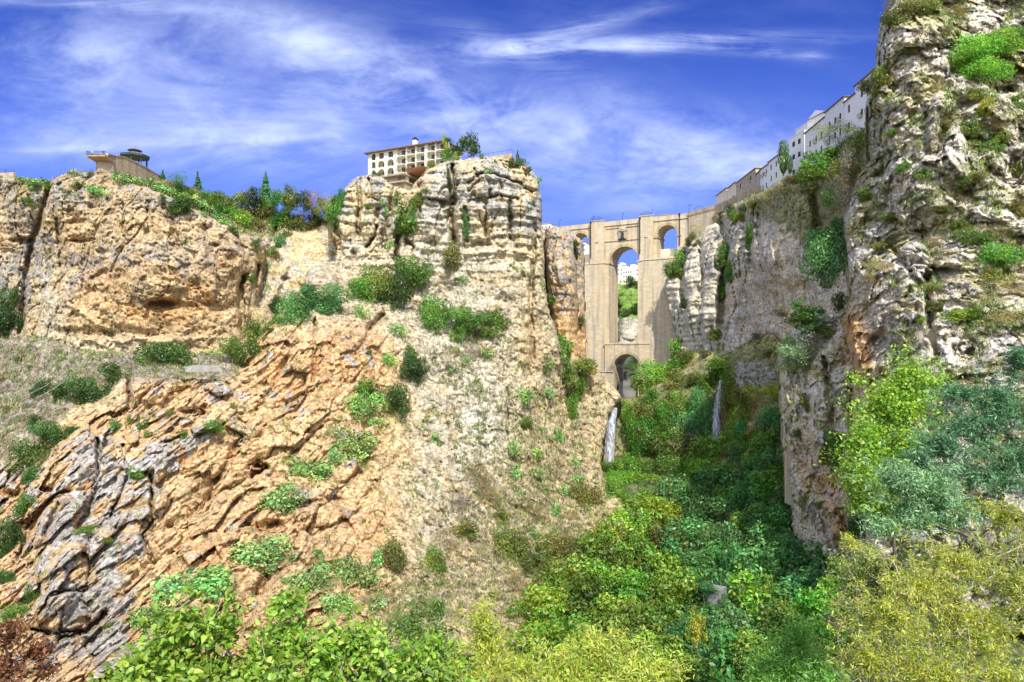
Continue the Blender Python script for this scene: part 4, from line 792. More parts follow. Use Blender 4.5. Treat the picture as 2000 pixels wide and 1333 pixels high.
# ------------------------------------------------------------------ terrace, gazebo, people on the left cliff
lf = Frame(211, 200, 325, 232); TW = empty('terrace_wall', (lf.o.x, lf.o.y, 0), lf.rz, 'curved tan stone terrace wall below the gazebo', 'wall')
zt0 = lf.z(211, 303); prof = [(211, 303), (243, 307.5), (275, 323), (310, 343), (330, 356)]
def ztop(s):
    q = [(lf.s(a), lf.z(a, b)) for a, b in prof]
    for (sa, za), (sb, zb) in zip(q[:-1], q[1:]):
        if s <= sb: return za + (zb - za) * (s - sa) / (sb - sa)
    return q[-1][1]
m = MB(); ss = np.linspace(0, lf.s(328), 30)
for sa, sb in zip(ss[:-1], ss[1:]): m.strip(sa, sb, zt0 - 24, zt0 - 24, ztop(sa), ztop(sb), 0, 2.5)
m.build('masonry', STONE2, TW)
m = MB()
for sa, sb in zip(ss[:-1], ss[1:]): m.strip(sa, sb, ztop(sa), ztop(sb), ztop(sa) + .25, ztop(sb) + .25, -.15, 2.6)
m.build('coping', STONED, TW)
D0 = 199; tp = P(195.5, 311, D0); BT = empty('lookout_tower', (tp.x, tp.y, 0), 0, 'round tan stone bastion carrying a projecting balcony', 'tower')
tr = 16.2 / F * D0; m = MB(); m.cyl(0, tr + .2, tp.z - 9, tp.z + .2, tr * 1.02, tr, 28); m.build('bastion', STONE2, BT)
zb_ = (HZ - 308) / F * D0; bh = 17 / F * D0
m = MB(); m.prism([(-bh * .75, -1.0, zb_ - .95), (bh * .9, -1.0, zb_ - .95), (bh, 2, zb_ - .95), (-bh * .9, 2, zb_ - .95)], [(-bh * 1.08, -2.2, zb_ - .35), (bh * 1.02, -2.2, zb_ - .35), (bh * 1.05, 2, zb_ - .35), (-bh * 1.05, 2, zb_ - .35)]); m.box(-bh * 1.1, bh * 1.05, -2.3, 2, zb_ - .35, zb_)
m.build('balcony_slab', simple('ochre_slab', (.42, .26, .11), .9, var=.2), BT)
m = MB(); A = [(-bh * 1.05, 3.5), (-bh * 1.05, -2.2), (bh * 1.02, -2.2), (bh * 1.02, 3.5)]
for (xa, ya), (xb, yb) in zip(A[:-1], A[1:]):
    for hh in (.15, 1.15): m.tube([(xa, ya, zb_ + hh), (xb, yb, zb_ + hh)], .05, n=4)
    n = 16 if xb > 0 and xa < 0 else 7
    for k in range(n + 1): m.box(xa + (xb - xa) * k / n - .03, xa + (xb - xa) * k / n + .03, ya + (yb - ya) * k / n - .03, ya + (yb - ya) * k / n + .03, zb_, zb_ + 1.15)
m.build('balcony_railing', IRON, BT)
g0 = P(263.5, 318, 226); gb = g0.z - 2.5; GZB = empty('gazebo', (g0.x, g0.y, 0), 0, 'dark green octagonal gazebo with a small tiered cupola', 'gazebo')
gr = 26.5 / F * 226; zr = (HZ - 299.5) / F * 221.6; GM = simple('green_paint', (.045, .075, .07), .6, .1); GR = simple('gazebo_roof', (.16, .17, .19), .6, var=.2, scale=1)
m = MB(); m.cyl(0, 0, gb - 4, gb, gr * .95, n=8, rot=.2); m.build('plinth', STONE2, GZB)
for k in range(8):
    a = .2 + 2 * math.pi * k / 8; x, y = gr * .84 * math.cos(a), gr * .84 * math.sin(a); m = MB(); m.cyl(x, y, gb, zr, .17, .14, 8); m.cyl(x, y, gb, gb + .5, .28, .22, 8); m.cyl(x, y, zr - .5, zr, .15, .32, 8); m.build('column', GM, GZB)
m = MB(); m.cyl(0, 0, zr - .2, zr + .35, gr * 1.02, gr * 1.02, 8, .2); m.build('eaves_beam', GM, GZB)
m = MB(); m.cyl(0, 0, zr + .352, zr + 1.45, gr * 1.04, gr * .36, 8, .2); m.build('roof', GR, GZB)
m = MB(); m.cyl(0, 0, zr + 1.45, zr + 2.1, gr * .32, gr * .32, 8, .2); m.build('cupola', GM, GZB)
m = MB(); m.cyl(0, 0, zr + 2.102, zr + 2.9, gr * .52, gr * .06, 8, .2); m.cyl(0, 0, zr + 2.9, zr + 3.9, .12, .02, 6); m.build('cupola_roof', GR, GZB)
def person(loc, face, top, legs, label, arm=.25, sit=False):
    """one skinned body, clothes baked as faces' materials by height"""
    me = bpy.data.meshes.new('person'); J = [(0, 0, .95), (0, 0, 1.2), (0, 0, 1.42), (0, 0, 1.52), (0, .02, 1.64), (0, .01, 1.74), (-.1, 0, .9), (-.11, .02, .48), (-.11, -.01, .06), (-.11, .14, .03),
        (.1, 0, .9), (.12, .05, .49), (.13, -.02, .06), (.13, .13, .03), (-.2, 0, 1.4), (-.26, arm * .4, 1.14), (-.2, arm + .1, .98), (.2, 0, 1.4), (.27, arm * .3, 1.14), (.2, arm + .1, .97), (-.17, arm + .18, .95), (.17, arm + .18, .95)]
    E = [(0, 1), (1, 2), (2, 3), (3, 4), (4, 5), (0, 6), (6, 7), (7, 8), (8, 9), (0, 10), (10, 11), (11, 12), (12, 13), (2, 14), (14, 15), (15, 16), (2, 17), (17, 18), (18, 19), (16, 20), (19, 21)]
    Rr = [.15, .15, .14, .06, .1, .085, .1, .065, .045, .035, .1, .065, .045, .035, .07, .045, .03, .07, .045, .03, .03, .03]
    me.from_pydata(J, E, []); o = bpy.data.objects.new('person', me); COL.objects.link(o); o.modifiers.new('skin', 'SKIN')
    for v, r in zip(me.skin_vertices[0].data, Rr): v.radius = (r, r * .8)
    me.skin_vertices[0].data[0].use_root = True; sb_ = o.modifiers.new('sub', 'SUBSURF'); sb_.levels = sb_.render_levels = 1
    dg = bpy.context.evaluated_depsgraph_get(); m2 = bpy.data.meshes.new_from_object(o.evaluated_get(dg)); o.modifiers.clear(); o.data = m2; bpy.data.meshes.remove(me)
    for nm, c in (('skin', (.5, .3, .2)), ('top', top), ('legs', legs), ('hair', (.05, .03, .02))): m2.materials.append(simple(nm, c, .8, var=.03))
    for p in m2.polygons:
        x, y, z = p.center; p.material_index = 3 if z > 1.68 or (z > 1.58 and y < 0) else 0 if z > 1.47 or (abs(x) > .15 and z < 1.12 and y > arm * .6) else 1 if z > .95 else 2 if z > .07 else 3
        p.use_smooth = True
    o.location = loc; o.rotation_euler = (0, 0, face); tag(o, label, 'person')
person((tp.x - 9.5 / F * D0, tp.y - 1.4, zb_ + .01), math.pi, (.8, .78, .75), (.3, .3, .35), 'person in a white shirt leaning on the lookout balcony railing')
person((tp.x + 11.5 / F * D0, tp.y - 1.3, zb_ + .01), math.pi, (.05, .06, .08), (.35, .3, .2), 'person in dark clothes at the right end of the lookout balcony')
q = lf.w(lf.s(220), 1.6, 0); person((q.x, q.y, ztop(lf.s(220)) - .75), math.pi, (.85, .8, .8), (.3, .3, .35), 'person in a pale top behind the wall beside the lookout tower')
q = lf.w(lf.s(239), 1.6, 0); person((q.x, q.y, ztop(lf.s(239)) - 1.0), math.pi, (.8, .8, .82), (.2, .2, .3), 'person in white leaning on the wall just left of the gazebo')
# far left building edge and railing
m = MB(); fl = Frame(-60, 212, 26, 208); zf = fl.z(0, 340); wall(m, 0, fl.L, zf - 5, zf + .2, 0, 1); o = tag(m.build('clifftop_wall', STONE2), 'low stone wall at the far left cliff edge', 'wall'); o.location = (fl.o.x, fl.o.y, 0); o.rotation_euler = (0, 0, fl.rz)
m = MB(); m.tube([(0, .4, zf + 3.2), (fl.s(25), .4, zf + .9)], .05, n=4); m.tube([(0, .4, zf + 2.6), (fl.s(25), .4, zf + .4)], .04, n=4); [m.tube([(fl.s(25) * k / 5, .4, zf), (fl.s(25) * k / 5, .4, zf + 3.2 - 2.1 * k / 5)], .06, n=4) for k in range(6)]
o = tag(m.build('railing', IRON), 'thin dark railing descending along the far left clifftop', 'railing'); o.location = (fl.o.x, fl.o.y, 0); o.rotation_euler = (0, 0, fl.rz)
m = MB(); fs = Frame(370, 151, 436, 156); zz = fs.z(400, 716); m.prism([(0, 0, zz - 1.2), (fs.L, 0, zz - 1.2), (fs.L, 3, zz - 1.2), (0, 3, zz - 1.2)], [(fs.L * .12, 0, zz + .3), (fs.L * .85, 0, zz + .2), (fs.L, 3, zz - .1), (0, 3, zz - .1)])
o = tag(m.build('concrete_slab', simple('concrete', (.34, .33, .31), .9, var=.2, scale=1)), 'grey concrete slab on the slope below the left cliff', 'slab'); o.location = (fs.o.x, fs.o.y, 0); o.rotation_euler = (0, 0, fs.rz)
# masonry pillar on the edge of the lower outcrop, cave wall higher up
for (x0, x1, y0, y1, D, lab) in ((1536, 1549, 885, 982, 149.5, 'narrow brick pier built into the edge of the lower outcrop'), (1771, 1795, 644, 703, 111, 'dry stone masonry patch filling a hollow in the right cliff')):
    f = Frame(x0, D, x1, D - 3); m = MB(); z0, z1 = f.z(x0, y1), f.z(x0, y0); wall(m, 0, f.L, z0, z1, -.4, 4); m.box(-.1, f.L + .1, -.6, .1, z1, z1 + .3)
    m.box(f.L * .25, f.L * .42, -.43, -.38, z1 - 1.2, z1 - .8)
    o = tag(m.build('masonry_pier', masonry('rubble_stone', (.42, .39, .36), (.3, .28, .26), .5, .22, .2, mortar=.5)), lab, 'masonry'); o.location = (f.o.x, f.o.y, 0); o.rotation_euler = (0, 0, f.rz)

# ------------------------------------------------------------------ waterfalls, stream
WM = bpy.data.materials.new('falling_water'); WM.use_nodes = True; t = NT(WM.node_tree); bs = t.n['Principled BSDF']
g_ = t.add('ShaderNodeNewGeometry'); mp = t.add('ShaderNodeMapping', {'Vector': g_.outputs['Position'], 'Scale': (1.3, 1.3, .07)}); nn = t.add('ShaderNodeTexNoise', {'Vector': mp.outputs[0], 'Scale': 1.0, 'Detail': 6, 'Roughness': .65}).outputs[0]
t.l.new(t.mix(t.ramp(nn, .36, .62), (.22, .25, .33, 1), (.62, .66, .76, 1)), bs.inputs['Base Color']); bs.inputs['Roughness'].default_value = .4
t.l.new(t.m('ADD', t.m('MULTIPLY', t.ramp(nn, .3, .5), .45), .5), bs.inputs['Alpha'])
ea = t.add('ShaderNodeAttribute', attribute_name='Col'); t.l.new(t.m('MULTIPLY', t.m('ADD', t.m('MULTIPLY', t.ramp(nn, .38, .6), .75), .08), t.m('MULTIPLY', ea.outputs['Fac'], .9), clamp=True), bs.inputs['Alpha'])
def falls(name, pts, D0, D1, label):
    """pts (py, px left, px right); a bulging curtain with streaked folds"""
    V, Q = [], []; n = 14; m_ = 40; ys = np.linspace(pts[0][0], pts[-1][0], m_)
    for i, y in enumerate(ys):
        xl = np.interp(y, [p[0] for p in pts], [p[1] for p in pts]); xr = np.interp(y, [p[0] for p in pts], [p[2] for p in pts]); D = D0 + (D1 - D0) * (i / (m_ - 1)) ** .6
        for k in range(n):
            f_ = k / (n - 1); V.append(P(xl + (xr - xl) * f_, y, D - 1.2 * math.sin(math.pi * f_) - .35 * math.sin(k * 2.4 + 1)))
    for i in range(m_ - 1):
        for k in range(n - 1): a = i * n + k; Q.append((a, a + n, a + n + 1, a + 1))
    b = len(V); V += [Vector((v.x * 1.004, v.y + 1.0, v.z)) for v in V]; Q += [(a + b, d + b, c + b, e + b) for a, e, c, d in [tuple(q) for q in Q]]
    o = link(name, np_mesh(name, [tuple(v) for v in V], Q, np.array([[math.sin(math.pi * (i % n + .25) / (n - .5)) ** .8] * 3 for i in range(len(V))]), True), WM); tag(o, label, 'waterfall', kind='structure')
falls('waterfall', [(797, 1199, 1206), (805, 1194, 1206), (825, 1187, 1203), (860, 1182, 1201), (908, 1179, 1199)], 222, 212, 'tall narrow waterfall dropping beside the tan cliff foot')
falls('waterfall', [(742, 1405, 1409), (765, 1400, 1409), (800, 1392, 1407), (865, 1389, 1408)], 262, 252, 'wispy waterfall under the leafy overhang')
WS = simple('stream_water', (.05, .06, .07), .08, var=.3, scale=.4)
m = MB(); pr = [P(1207, 742, 395), P(1245, 742, 395), P(1240, 783, 335), P(1213, 783, 335)]; b_ = [(p.x, p.y, p.z) for p in pr]; m.prism([(x, y, z - .6) for x, y, z in b_], b_); tag(m.build('stream', WS), 'dark stream under the lower arch', 'water', kind='structure')

dq = 106; f = Frame(1381, dq, 1409, dq - 1.5); m = MB(); z0, z1 = f.z(1390, 1180), f.z(1390, 1150); m.prism([(0, 0, z0), (f.L, 0, z0), (f.L, 2.2, z0), (0, 2.2, z0)], [(.15, 0, z1), (f.L - .1, .1, z1), (f.L - .1, 2.1, z1 + .1), (.15, 2.1, z1)]); 
o = tag(m.build('concrete_block', simple('old_concrete', (.22, .21, .21), .9, var=.3, scale=2)), 'small grey concrete block half buried in the shaded ravine greenery', 'block'); o.location = (f.o.x, f.o.y, 0); o.rotation_euler = (0, 0, f.rz)
for k, (a, b, lab) in enumerate((((50, 768, 158), (128, 722, 164), 'thin pale cable over the scree slope, topmost of three'), ((62, 775, 158), (150, 726, 164), 'thin pale cable over the scree slope, middle of three'), ((75, 784, 158), (160, 733, 164), 'thin pale cable over the scree slope, lowest of three'))):
    A, B = P(*a), P(*b); A.y -= 4; B.y -= 4; m = MB(); m.tube([A.lerp(B, t_) - Vector((0, 0, 1.2 * t_ * (1 - t_) * 2)) for t_ in np.linspace(0, 1, 9)], .035, n=4); tag(m.build('cable', simple('cable', (.5, .5, .48), .5)), lab, 'cable', 'cables over the scree slope')
# ------------------------------------------------------------------ vegetation
def quads(pos, nrm, size, asp, cols, rng, up=None):
    """leaf blades: one rhombus each"""
    n = len(pos); r = rng.normal(size=(n, 3)); 
    if up is not None: r = r * (1 - up) + np.array([0, 0, 1.0]) * up * 2
    t = r - (r * nrm).sum(1)[:, None] * nrm; t /= np.linalg.norm(t, axis=1)[:, None] + 1e-9; b = np.cross(nrm, t)
    s = (size * (.45 + 1.15 * rng.rand(n) ** 1.6))[:, None]; w_ = s * asp
    bend = nrm * s * .25
    V = np.stack([pos - t * s - bend, pos + b * w_, pos + t * s - bend, pos - b * w_], 1).reshape(-1, 3)
    return V, np.arange(n * 4).reshape(-1, 4), np.repeat(cols, 4, 0)
def crown(name, seed, n, leaf, nl=14, flat=.8, asp=.5, rag=.35, mat=None, lobe=(.28, .5), up=None):
    g = np.random.RandomState(seed); c = g.normal(size=(nl, 3)); c /= np.linalg.norm(c, axis=1)[:, None]; c *= (.2 + .62 * g.rand(nl, 1) ** .6)
    c[:, 2] = c[:, 2] * flat; R = lobe[0] + (lobe[1] - lobe[0]) * g.rand(nl); tint = .55 + .8 * g.rand(nl); warm = g.rand(nl)
    k = g.choice(nl, n, p=R ** 2 / (R ** 2).sum()); d = g.normal(size=(n, 3)); d /= np.linalg.norm(d, axis=1)[:, None]
    lump = 1 + rag * pn(d[:, 0] * 2.2 + k * 3.1, d[:, 1] * 2.2, d[:, 2] * 2.2)
    rr = R[k] * lump * (1 - .35 * g.rand(n) ** 2 + rag * .25 * (g.rand(n) > .93)); pos = c[k] + d * rr[:, None]
    nr = d + .75 * g.normal(size=(n, 3)); nr[:, 2] += .35; nr /= np.linalg.norm(nr, axis=1)[:, None]
    v = (tint[k] * (.75 + .5 * g.rand(n)))[:, None]; col = np.ones((n, 3)) * v; col[:, 0] *= 1 + .35 * (warm[k] - .4) + .3 * g.normal(size=n); col[:, 2] *= 1 - .15 * warm[k]
    V, Q, cc = quads(pos, nr, np.full(n, leaf), asp, np.clip(col, .2, 2), g, up)
    return np_mesh(name, V, Q, cc)
KIND = {}
def protos(key, specs):
    KIND[key] = []
    for i, (n, leaf, kw) in enumerate(specs): me = crown(key, 100 + len(KIND) * 10 + i, n, leaf, **kw); me.materials.append(kw.pop('mat', None) or LEAF); KIND[key].append(me)
for sz, n, lf_ in (('s', 650, .085), ('m', 2200, .055), ('l', 6500, .036)):
    protos('bush_' + sz, [(n, lf_ * 1.12, dict(nl=15 + 3 * i, flat=.85, rag=.45, lobe=(.18, .42))) for i in range(3)])
    protos('cactus_' + sz, [(int(n * .42), lf_ * 1.35, dict(nl=12 + i, flat=.6, asp=.62, rag=.6, lobe=(.2, .42))) for i in range(2)])
    protos('wisp_' + sz, [(int(n * .8), lf_ * 1.1, dict(nl=12, flat=.75, asp=.18, rag=.9, lobe=(.2, .5), up=.45)) for i in range(2)])
protos('wood_l', [(6500, .046, dict(nl=26, flat=.9, rag=.5, lobe=(.17, .36))) for i in range(4)])
for k, v in KIND.items():
    if k.startswith('cactus'):
        for me in v: me.materials.clear(); me.materials.append(PAD)
def trunk_mesh(seed, n=5, lean=.12):
    g = random.Random(seed); m = MB(); top = Vector((g.uniform(-lean, lean), g.uniform(-lean, lean), .15)); m.tube([(0, 0, -1.25), (top.x * .3, top.y * .3, -.6), tuple(top)], .075, .035, 7)
    for i in range(n):
        a = 2 * math.pi * i / n + g.random(); z0 = -.55 + .5 * g.random(); r = .45 + .25 * g.random()
        m.tube([(top.x * .3, top.y * .3, z0), (math.cos(a) * r * .55, math.sin(a) * r * .55, z0 + .3), (math.cos(a) * r, math.sin(a) * r, z0 + .55 + .4 * g.random())], .035, .01, 5)
    me = bpy.data.meshes.new('trunk'); me.from_pydata(m.v, [], m.f); return me
TR = [trunk_mesh(i) for i in range(4)]
for me in TR: me.materials.append(BARK)
PAL = {'D': (.06, .125, .024), 'M': (.11, .22, .032), 'B': (.19, .30, .035), 'Y': (.34, .40, .05), 'O': (.16, .18, .04), 'G': (.10, .25, .08), 'S': (.20, .25, .17), 'R': (.33, .27, .12), 'C': (.22, .36, .11), 'E': (.07, .20, .055), 'V': (.17, .32, .038), 'N': (.20, .11, .05), 'W': (.22, .19, .16)}
WORD = {'D': 'dark green', 'M': 'mid green', 'B': 'bright green', 'Y': 'yellow green', 'O': 'olive green', 'G': 'blue green', 'S': 'silver green', 'R': 'straw coloured', 'C': 'pale green', 'E': 'deep green', 'V': 'vivid green', 'N': 'reddish brown', 'W': 'grey leafless'}
PLANTS = []
def bush(px, py, rx, ry, c, where, shape='bush', tree=False, D=None, deep=None, rot=None, noun=None):
    d = D or depth_at(px, py, min(rx, ry) * .8)
    if not d: return None
    mean = (rx + ry) / 2; sz = 's' if mean < 13 else 'm' if mean < 30 else 'l'
    W_, H_ = rx / F * d, ry / F * d; dep_ = (W_ + H_) / 2 * (deep or .8)
    p = P(px, py, d - dep_ * .35 if not D else d)
    me = random.choice(KIND['wood_l' if deep == 1.0 else shape + '_' + sz]); nm = noun or ('prickly_pear' if shape == 'cactus' else 'tree' if tree else 'shrub')
    rz = random.uniform(0, 6.28)
    if tree:
        e = empty(nm, tuple(p)); e.rotation_euler = (0, 0, 0); o = link('crown', me, None, e); t_ = link('trunk', random.choice(TR), None, e)
        t_.scale = (W_, dep_, H_ * 1.25); t_.rotation_euler = (0, 0, rz)
    else: o = link(nm, me, None); o.location = p; e = o
    o.rotation_euler = (0, 0, rz); q = 1.3; o.scale = ((W_ + dep_) / 2 * q * (W_ / ((W_ + dep_) / 2)) ** .0, (W_ + dep_) / 2 * q, H_ * q)
    if abs(rx - ry) > 4: o.rotation_euler = (0, random.uniform(-.2, .2), random.choice((0, math.pi)) + random.uniform(-.4, .4)); o.scale = (W_ * q, dep_ * q, H_ * q)
    j = [random.uniform(.88, 1.12) for _ in range(3)]; o.color = tuple(PAL[c][i] * 1.15 * j[i] for i in range(3)) + (1,)
    PLANTS.append([e, nm.replace('_', ' '), c, where, px, py]); return e
ORD = ['first', 'second', 'third', 'fourth', 'fifth', 'sixth', 'seventh', 'eighth', 'ninth', 'tenth', 'eleventh', 'twelfth', 'thirteenth', 'fourteenth', 'fifteenth', 'sixteenth', 'seventeenth', 'eighteenth', 'nineteenth', 'twentieth']
def label_plants():
    seen = {}
    for r in PLANTS: seen.setdefault((r[1], WORD[r[2]], r[3]), []).append(r)
    for (nm, w_, wh), v in seen.items():
        v.sort(key=lambda r: r[5]); h = (len(v) + 1) // 2
        rows_ = [(v, '')] if len(v) <= 5 else [(v[:h], ', upper group'), (v[h:], ', lower group')]
        if len(v) > 14: t3 = (len(v) + 2) // 3; rows_ = [(v[:t3], ', upper group'), (v[t3:2 * t3], ', middle group'), (v[2 * t3:], ', lowest group')]
        for rw_, suf in rows_:
            rw_ = sorted(rw_, key=lambda r: r[4])
            for i, r in enumerate(rw_):
                s = f'{w_} {nm} {wh}'.replace(' prickly pear', ' cactus')
                if len(rw_) == 2: s += ', ' + ('left one' if i == 0 else 'right one') + suf
                elif len(rw_) > 2: s += ', ' + ('leftmost' if i == 0 else 'rightmost' if i == len(rw_) - 1 else ORD[i] + ' from left') + suf
                elif suf: s += suf
                tag(r[0], s, 'cactus' if 'pear' in nm else 'tree' if nm in ('tree', 'cypress', 'conifer') else 'ivy' if nm == 'ivy' else 'bush', nm + 's ' + wh if len(v) > 1 else None)
def many(where, rows, sc=1.0, **kw):
    for r in rows:
        r = (r[0], r[1], r[2] * sc, r[3] * sc) + tuple(r[4:])
        px, py, rx, ry, c = r[:5]; kk = dict(kw)
        if c == 'C': kk['shape'] = 'cactus'; kk['tree'] = False
        if c in 'RW' or (len(r) > 5 and r[5] == 'w'): kk['shape'] = 'wisp'
        if len(r) > 5 and r[5] == 't': kk['tree'] = True
        bush(px, py, rx, ry, c, where, **kk)
many('at the foot of the left cliff', [(315,700,50,34,'D','t'),(10,625,30,52,'D'),(470,692,30,38,'M'),(505,652,28,30,'M'),(165,712,8,6,'C'),(192,700,8,5,'C'),(140,704,6,5,'C'),(378,692,9,6,'C'),(412,690,14,8,'C'),(436,694,9,7,'C')])
many('on the grey scree slope', [(75,765,28,22,'D'),(130,768,30,26,'D'),(180,768,42,32,'D'),(225,735,32,24,'D'),(108,850,38,30,'D'),(70,895,38,36,'D'),(72,822,16,12,'D'),(12,802,10,10,'O'),(40,700,10,7,'D'),(5,740,8,6,'O'),(58,930,25,18,'D'),(120,700,9,6,'C')])
many('at the left edge of the ribbed rock', [(45,990,22,26,'M'),(15,1060,24,42,'D'),(30,1200,26,20,'M'),(65,1165,14,26,'M'),(12,1130,14,20,'D')])
many('on the ledge under the rock knob', [(578,612,28,38,'G'),(640,590,42,24,'G'),(612,575,25,18,'G'),(545,598,18,16,'D'),(700,570,28,24,'M'),(745,560,32,36,'O'),(778,580,30,46,'D','t'),(810,540,28,34,'M','t')], sc=1.18)
many('on the middle face of the tower cliff', [(850,618,25,36,'M'),(915,628,28,24,'M'),(905,650,20,20,'M'),(972,635,22,27,'M'),(880,500,15,28,'O'),(945,652,14,10,'M'),(800,680,8,8,'O'),(780,648,14,18,'C'),(1004,520,8,8,'C'),(905,548,12,8,'C'),(760,705,12,18,'C'),(803,690,8,14,'C'),(705,615,12,22,'C'),(720,688,9,7,'O'),(880,690,18,12,'R'),(925,685,20,14,'W'),(950,690,16,12,'C'),(915,705,12,10,'C'),(882,722,10,8,'C')], sc=1.18)
many('halfway up the sunlit pale slope', [(805,720,23,28,'D'),(715,765,24,22,'M'),(762,785,28,31,'D'),(710,790,30,28,'C'),(735,825,18,12,'C'),(690,865,38,32,'C'),(605,915,38,24,'C'),(540,975,38,28,'C'),(655,895,14,24,'C'),(645,840,14,8,'R'),(850,855,7,9,'C')], sc=1.18)
many('on the lower ribbed orange rock', [(500,1078,52,32,'C'),(390,1145,66,42,'C'),(285,1205,26,32,'C'),(440,1150,20,16,'W'),(330,1160,25,25,'W'),(268,926,17,11,'M'),(180,1031,14,8,'M'),(160,1038,16,9,'M'),(210,1055,10,8,'M'),(415,832,18,12,'M'),(360,850,11,8,'M'),(278,829,10,8,'M'),(333,810,10,8,'M'),(252,820,9,7,'B'),(225,833,12,12,'G'),(287,848,9,6,'B'),(215,1220,14,7,'M'),(455,795,8,8,'M'),(650,1115,32,26,'C'),(600,1135,36,32,'C'),(700,1125,32,42,'C'),(665,1180,30,22,'C'),(570,1180,30,26,'C'),(620,1080,14,10,'C'),(560,1135,14,12,'C'),(735,1180,20,14,'C'),(765,1100,30,36,'O'),(738,1095,14,24,'C'),(80,1060,8,6,'W')], sc=1.18)
many('on the shrubby slope under the tower', [(1020,775,24,22,'C'),(1070,715,14,18,'C'),(1068,770,14,16,'C'),(1025,825,16,13,'M'),(1003,880,13,26,'C'),(1008,925,14,24,'C'),(1045,890,18,18,'C'),(1050,930,14,22,'C'),(1010,962,10,15,'C'),(1120,905,10,14,'C'),(1090,850,12,18,'C'),(1130,940,14,16,'C'),(1125,965,12,14,'C'),(1085,1000,12,22,'C'),(1145,975,28,32,'O'),(1080,1072,42,36,'O'),(1000,1075,36,46,'O'),(905,1040,30,22,'O'),(985,1012,20,20,'O'),(925,930,34,42,'R'),(955,965,30,34,'R'),(895,985,24,26,'W'),(1045,1010,24,26,'R'),(980,975,12,9,'C'),(1055,1110,35,30,'O'),(1010,1140,26,28,'R'),(870,1060,26,30,'R'),(935,1075,24,16,'R'),(960,1160,10,8,'M'),(1040,1040,16,14,'C'),(1100,960,10,14,'C'),(1060,840,10,8,'C'),(1092,905,16,12,'R'),(1030,985,16,14,'R'),(850,1100,30,30,'O'),(1110,1010,20,16,'R')])
many('in the gully beside the rock spire', [(1102,680,20,30,'M'),(1133,715,30,18,'O'),(1112,735,22,26,'M'),(1130,755,18,22,'M'),(1115,785,14,22,'M'),(1118,810,12,18,'V'),(1150,712,16,12,'M'),(1076,585,10,10,'M'),(1133,628,7,15,'D'),(1125,490,7,22,'D'),(1060,560,6,12,'C')])
many('high on the tower cliff', [(795,428,26,30,'M'),(812,400,16,18,'B'),(788,450,16,12,'M'),(805,440,12,16,'M'),(912,440,8,30,'G'),(950,333,10,9,'C'),(1052,350,7,9,'C'),(748,397,10,7,'C'),(755,412,6,12,'C'),(878,352,5,26,'D'),(775,388,10,10,'M'),(996,405,4,12,'D'),(762,478,7,12,'C'),(1040,395,7,6,'M'),(945,392,10,4,'O'),(777,500,5,20,'O'),(998,322,12,14,'D'),(1018,318,14,10,'M'),(1028,332,12,7,'O'),(660,500,6,8,'O'),(720,405,12,4,'M'),(830,372,8,5,'B')])
many('on the clifftop by the hotel', [(990,299,13,9,'D'),(833,304,17,18,'M','t'),(842,322,12,8,'B'),(828,318,8,12,'O'),(940,306,5,6,'M'),(800,332,14,6,'O'),(735,340,12,4,'O')], D=None)
PLANTS[-6][0].location.y -= 6
b = bush(915, 285, 23, 24, 'D', 'standing against the sky right of the hotel', tree=True, D=226)
many('climbing the end wall of the hotel', [(872,285,7,22,'Y'),(872,305,9,16,'V'),(882,302,8,16,'M'),(893,308,8,14,'Y'),(876,275,9,6,'D'),(888,290,9,9,'D'),(898,296,8,8,'D')], D=231, noun='ivy')
def conifer(px, py, rx, ry, c, where, D, noun='conifer', fat=1.0):
    g = np.random.RandomState(int(px)); n = 2200; t = g.rand(n) ** .7; R = (t if fat == 1 else np.sin(np.pi * np.clip(t, 0, 1) ** .8) ** .5); tier = (.5 + .5 * np.abs(np.sin(t * 26 + g.rand(n) * .5))) * (.75 + .5 * g.rand(n)) if fat == 1 else .9 + .2 * g.rand(n)
    a = g.rand(n) * 6.283; rad = R * tier * (.35 + .65 * g.rand(n) ** .5) * (1 + (.9 if fat == 1 else .3) * pn(np.cos(a) * 1.6 + px, np.sin(a) * 1.6, t * 7)); pos = np.stack([rad * np.cos(a), rad * np.sin(a), 1 - 2 * t], 1)
    nr = np.stack([np.cos(a), np.sin(a), .6 + 0 * a], 1) + .6 * g.normal(size=(n, 3)); nr /= np.linalg.norm(nr, axis=1)[:, None]
    col = np.ones((n, 3)) * (.6 + .7 * g.rand(n))[:, None]; V, Q, cc = quads(pos, nr, np.full(n, .11), .35, col, g); me = np_mesh('crown', V, Q, cc); me.materials.append(LEAF)
    e = empty(noun, tuple(P(px, py, D))); o = link('crown', me, None, e); s_ = rx / F * D; o.scale = (s_, s_, ry / F * D); o.color = PAL[c] + (1,)
    m = MB(); m.tube([(0, 0, -ry / F * D * 1.2), (0, 0, ry / F * D * .8)], s_ * .12, s_ * .03, 6); m.build('trunk', BARK, e)
    PLANTS.append([e, noun, c, where, px, py])
for a in ((318,345,9,13,'E','on the skyline right of the terrace wall',228),(386,360,13,24,'E','on the skyline of the wooded saddle',226),(519,368,17,32,'E','on the skyline of the wooded saddle',234),(1011,308,8,15,'E','on the tower cliff top',212)): conifer(*a)
conifer(1530, 306, 11, 32, 'M', 'beside the tall white house', 262, 'cypress', 0); conifer(1543, 322, 6, 18, 'E', 'beside the stepped white block', 259, 'cypress', 0)
many('along the wooded saddle skyline', [(545,392,20,20,'M'),(570,385,18,22,'O'),(590,395,20,22,'D'),(612,392,16,24,'R'),(632,405,18,20,'O'),(650,402,14,20,'M'),(495,385,18,18,'D'),(425,388,16,14,'O')], D=226)
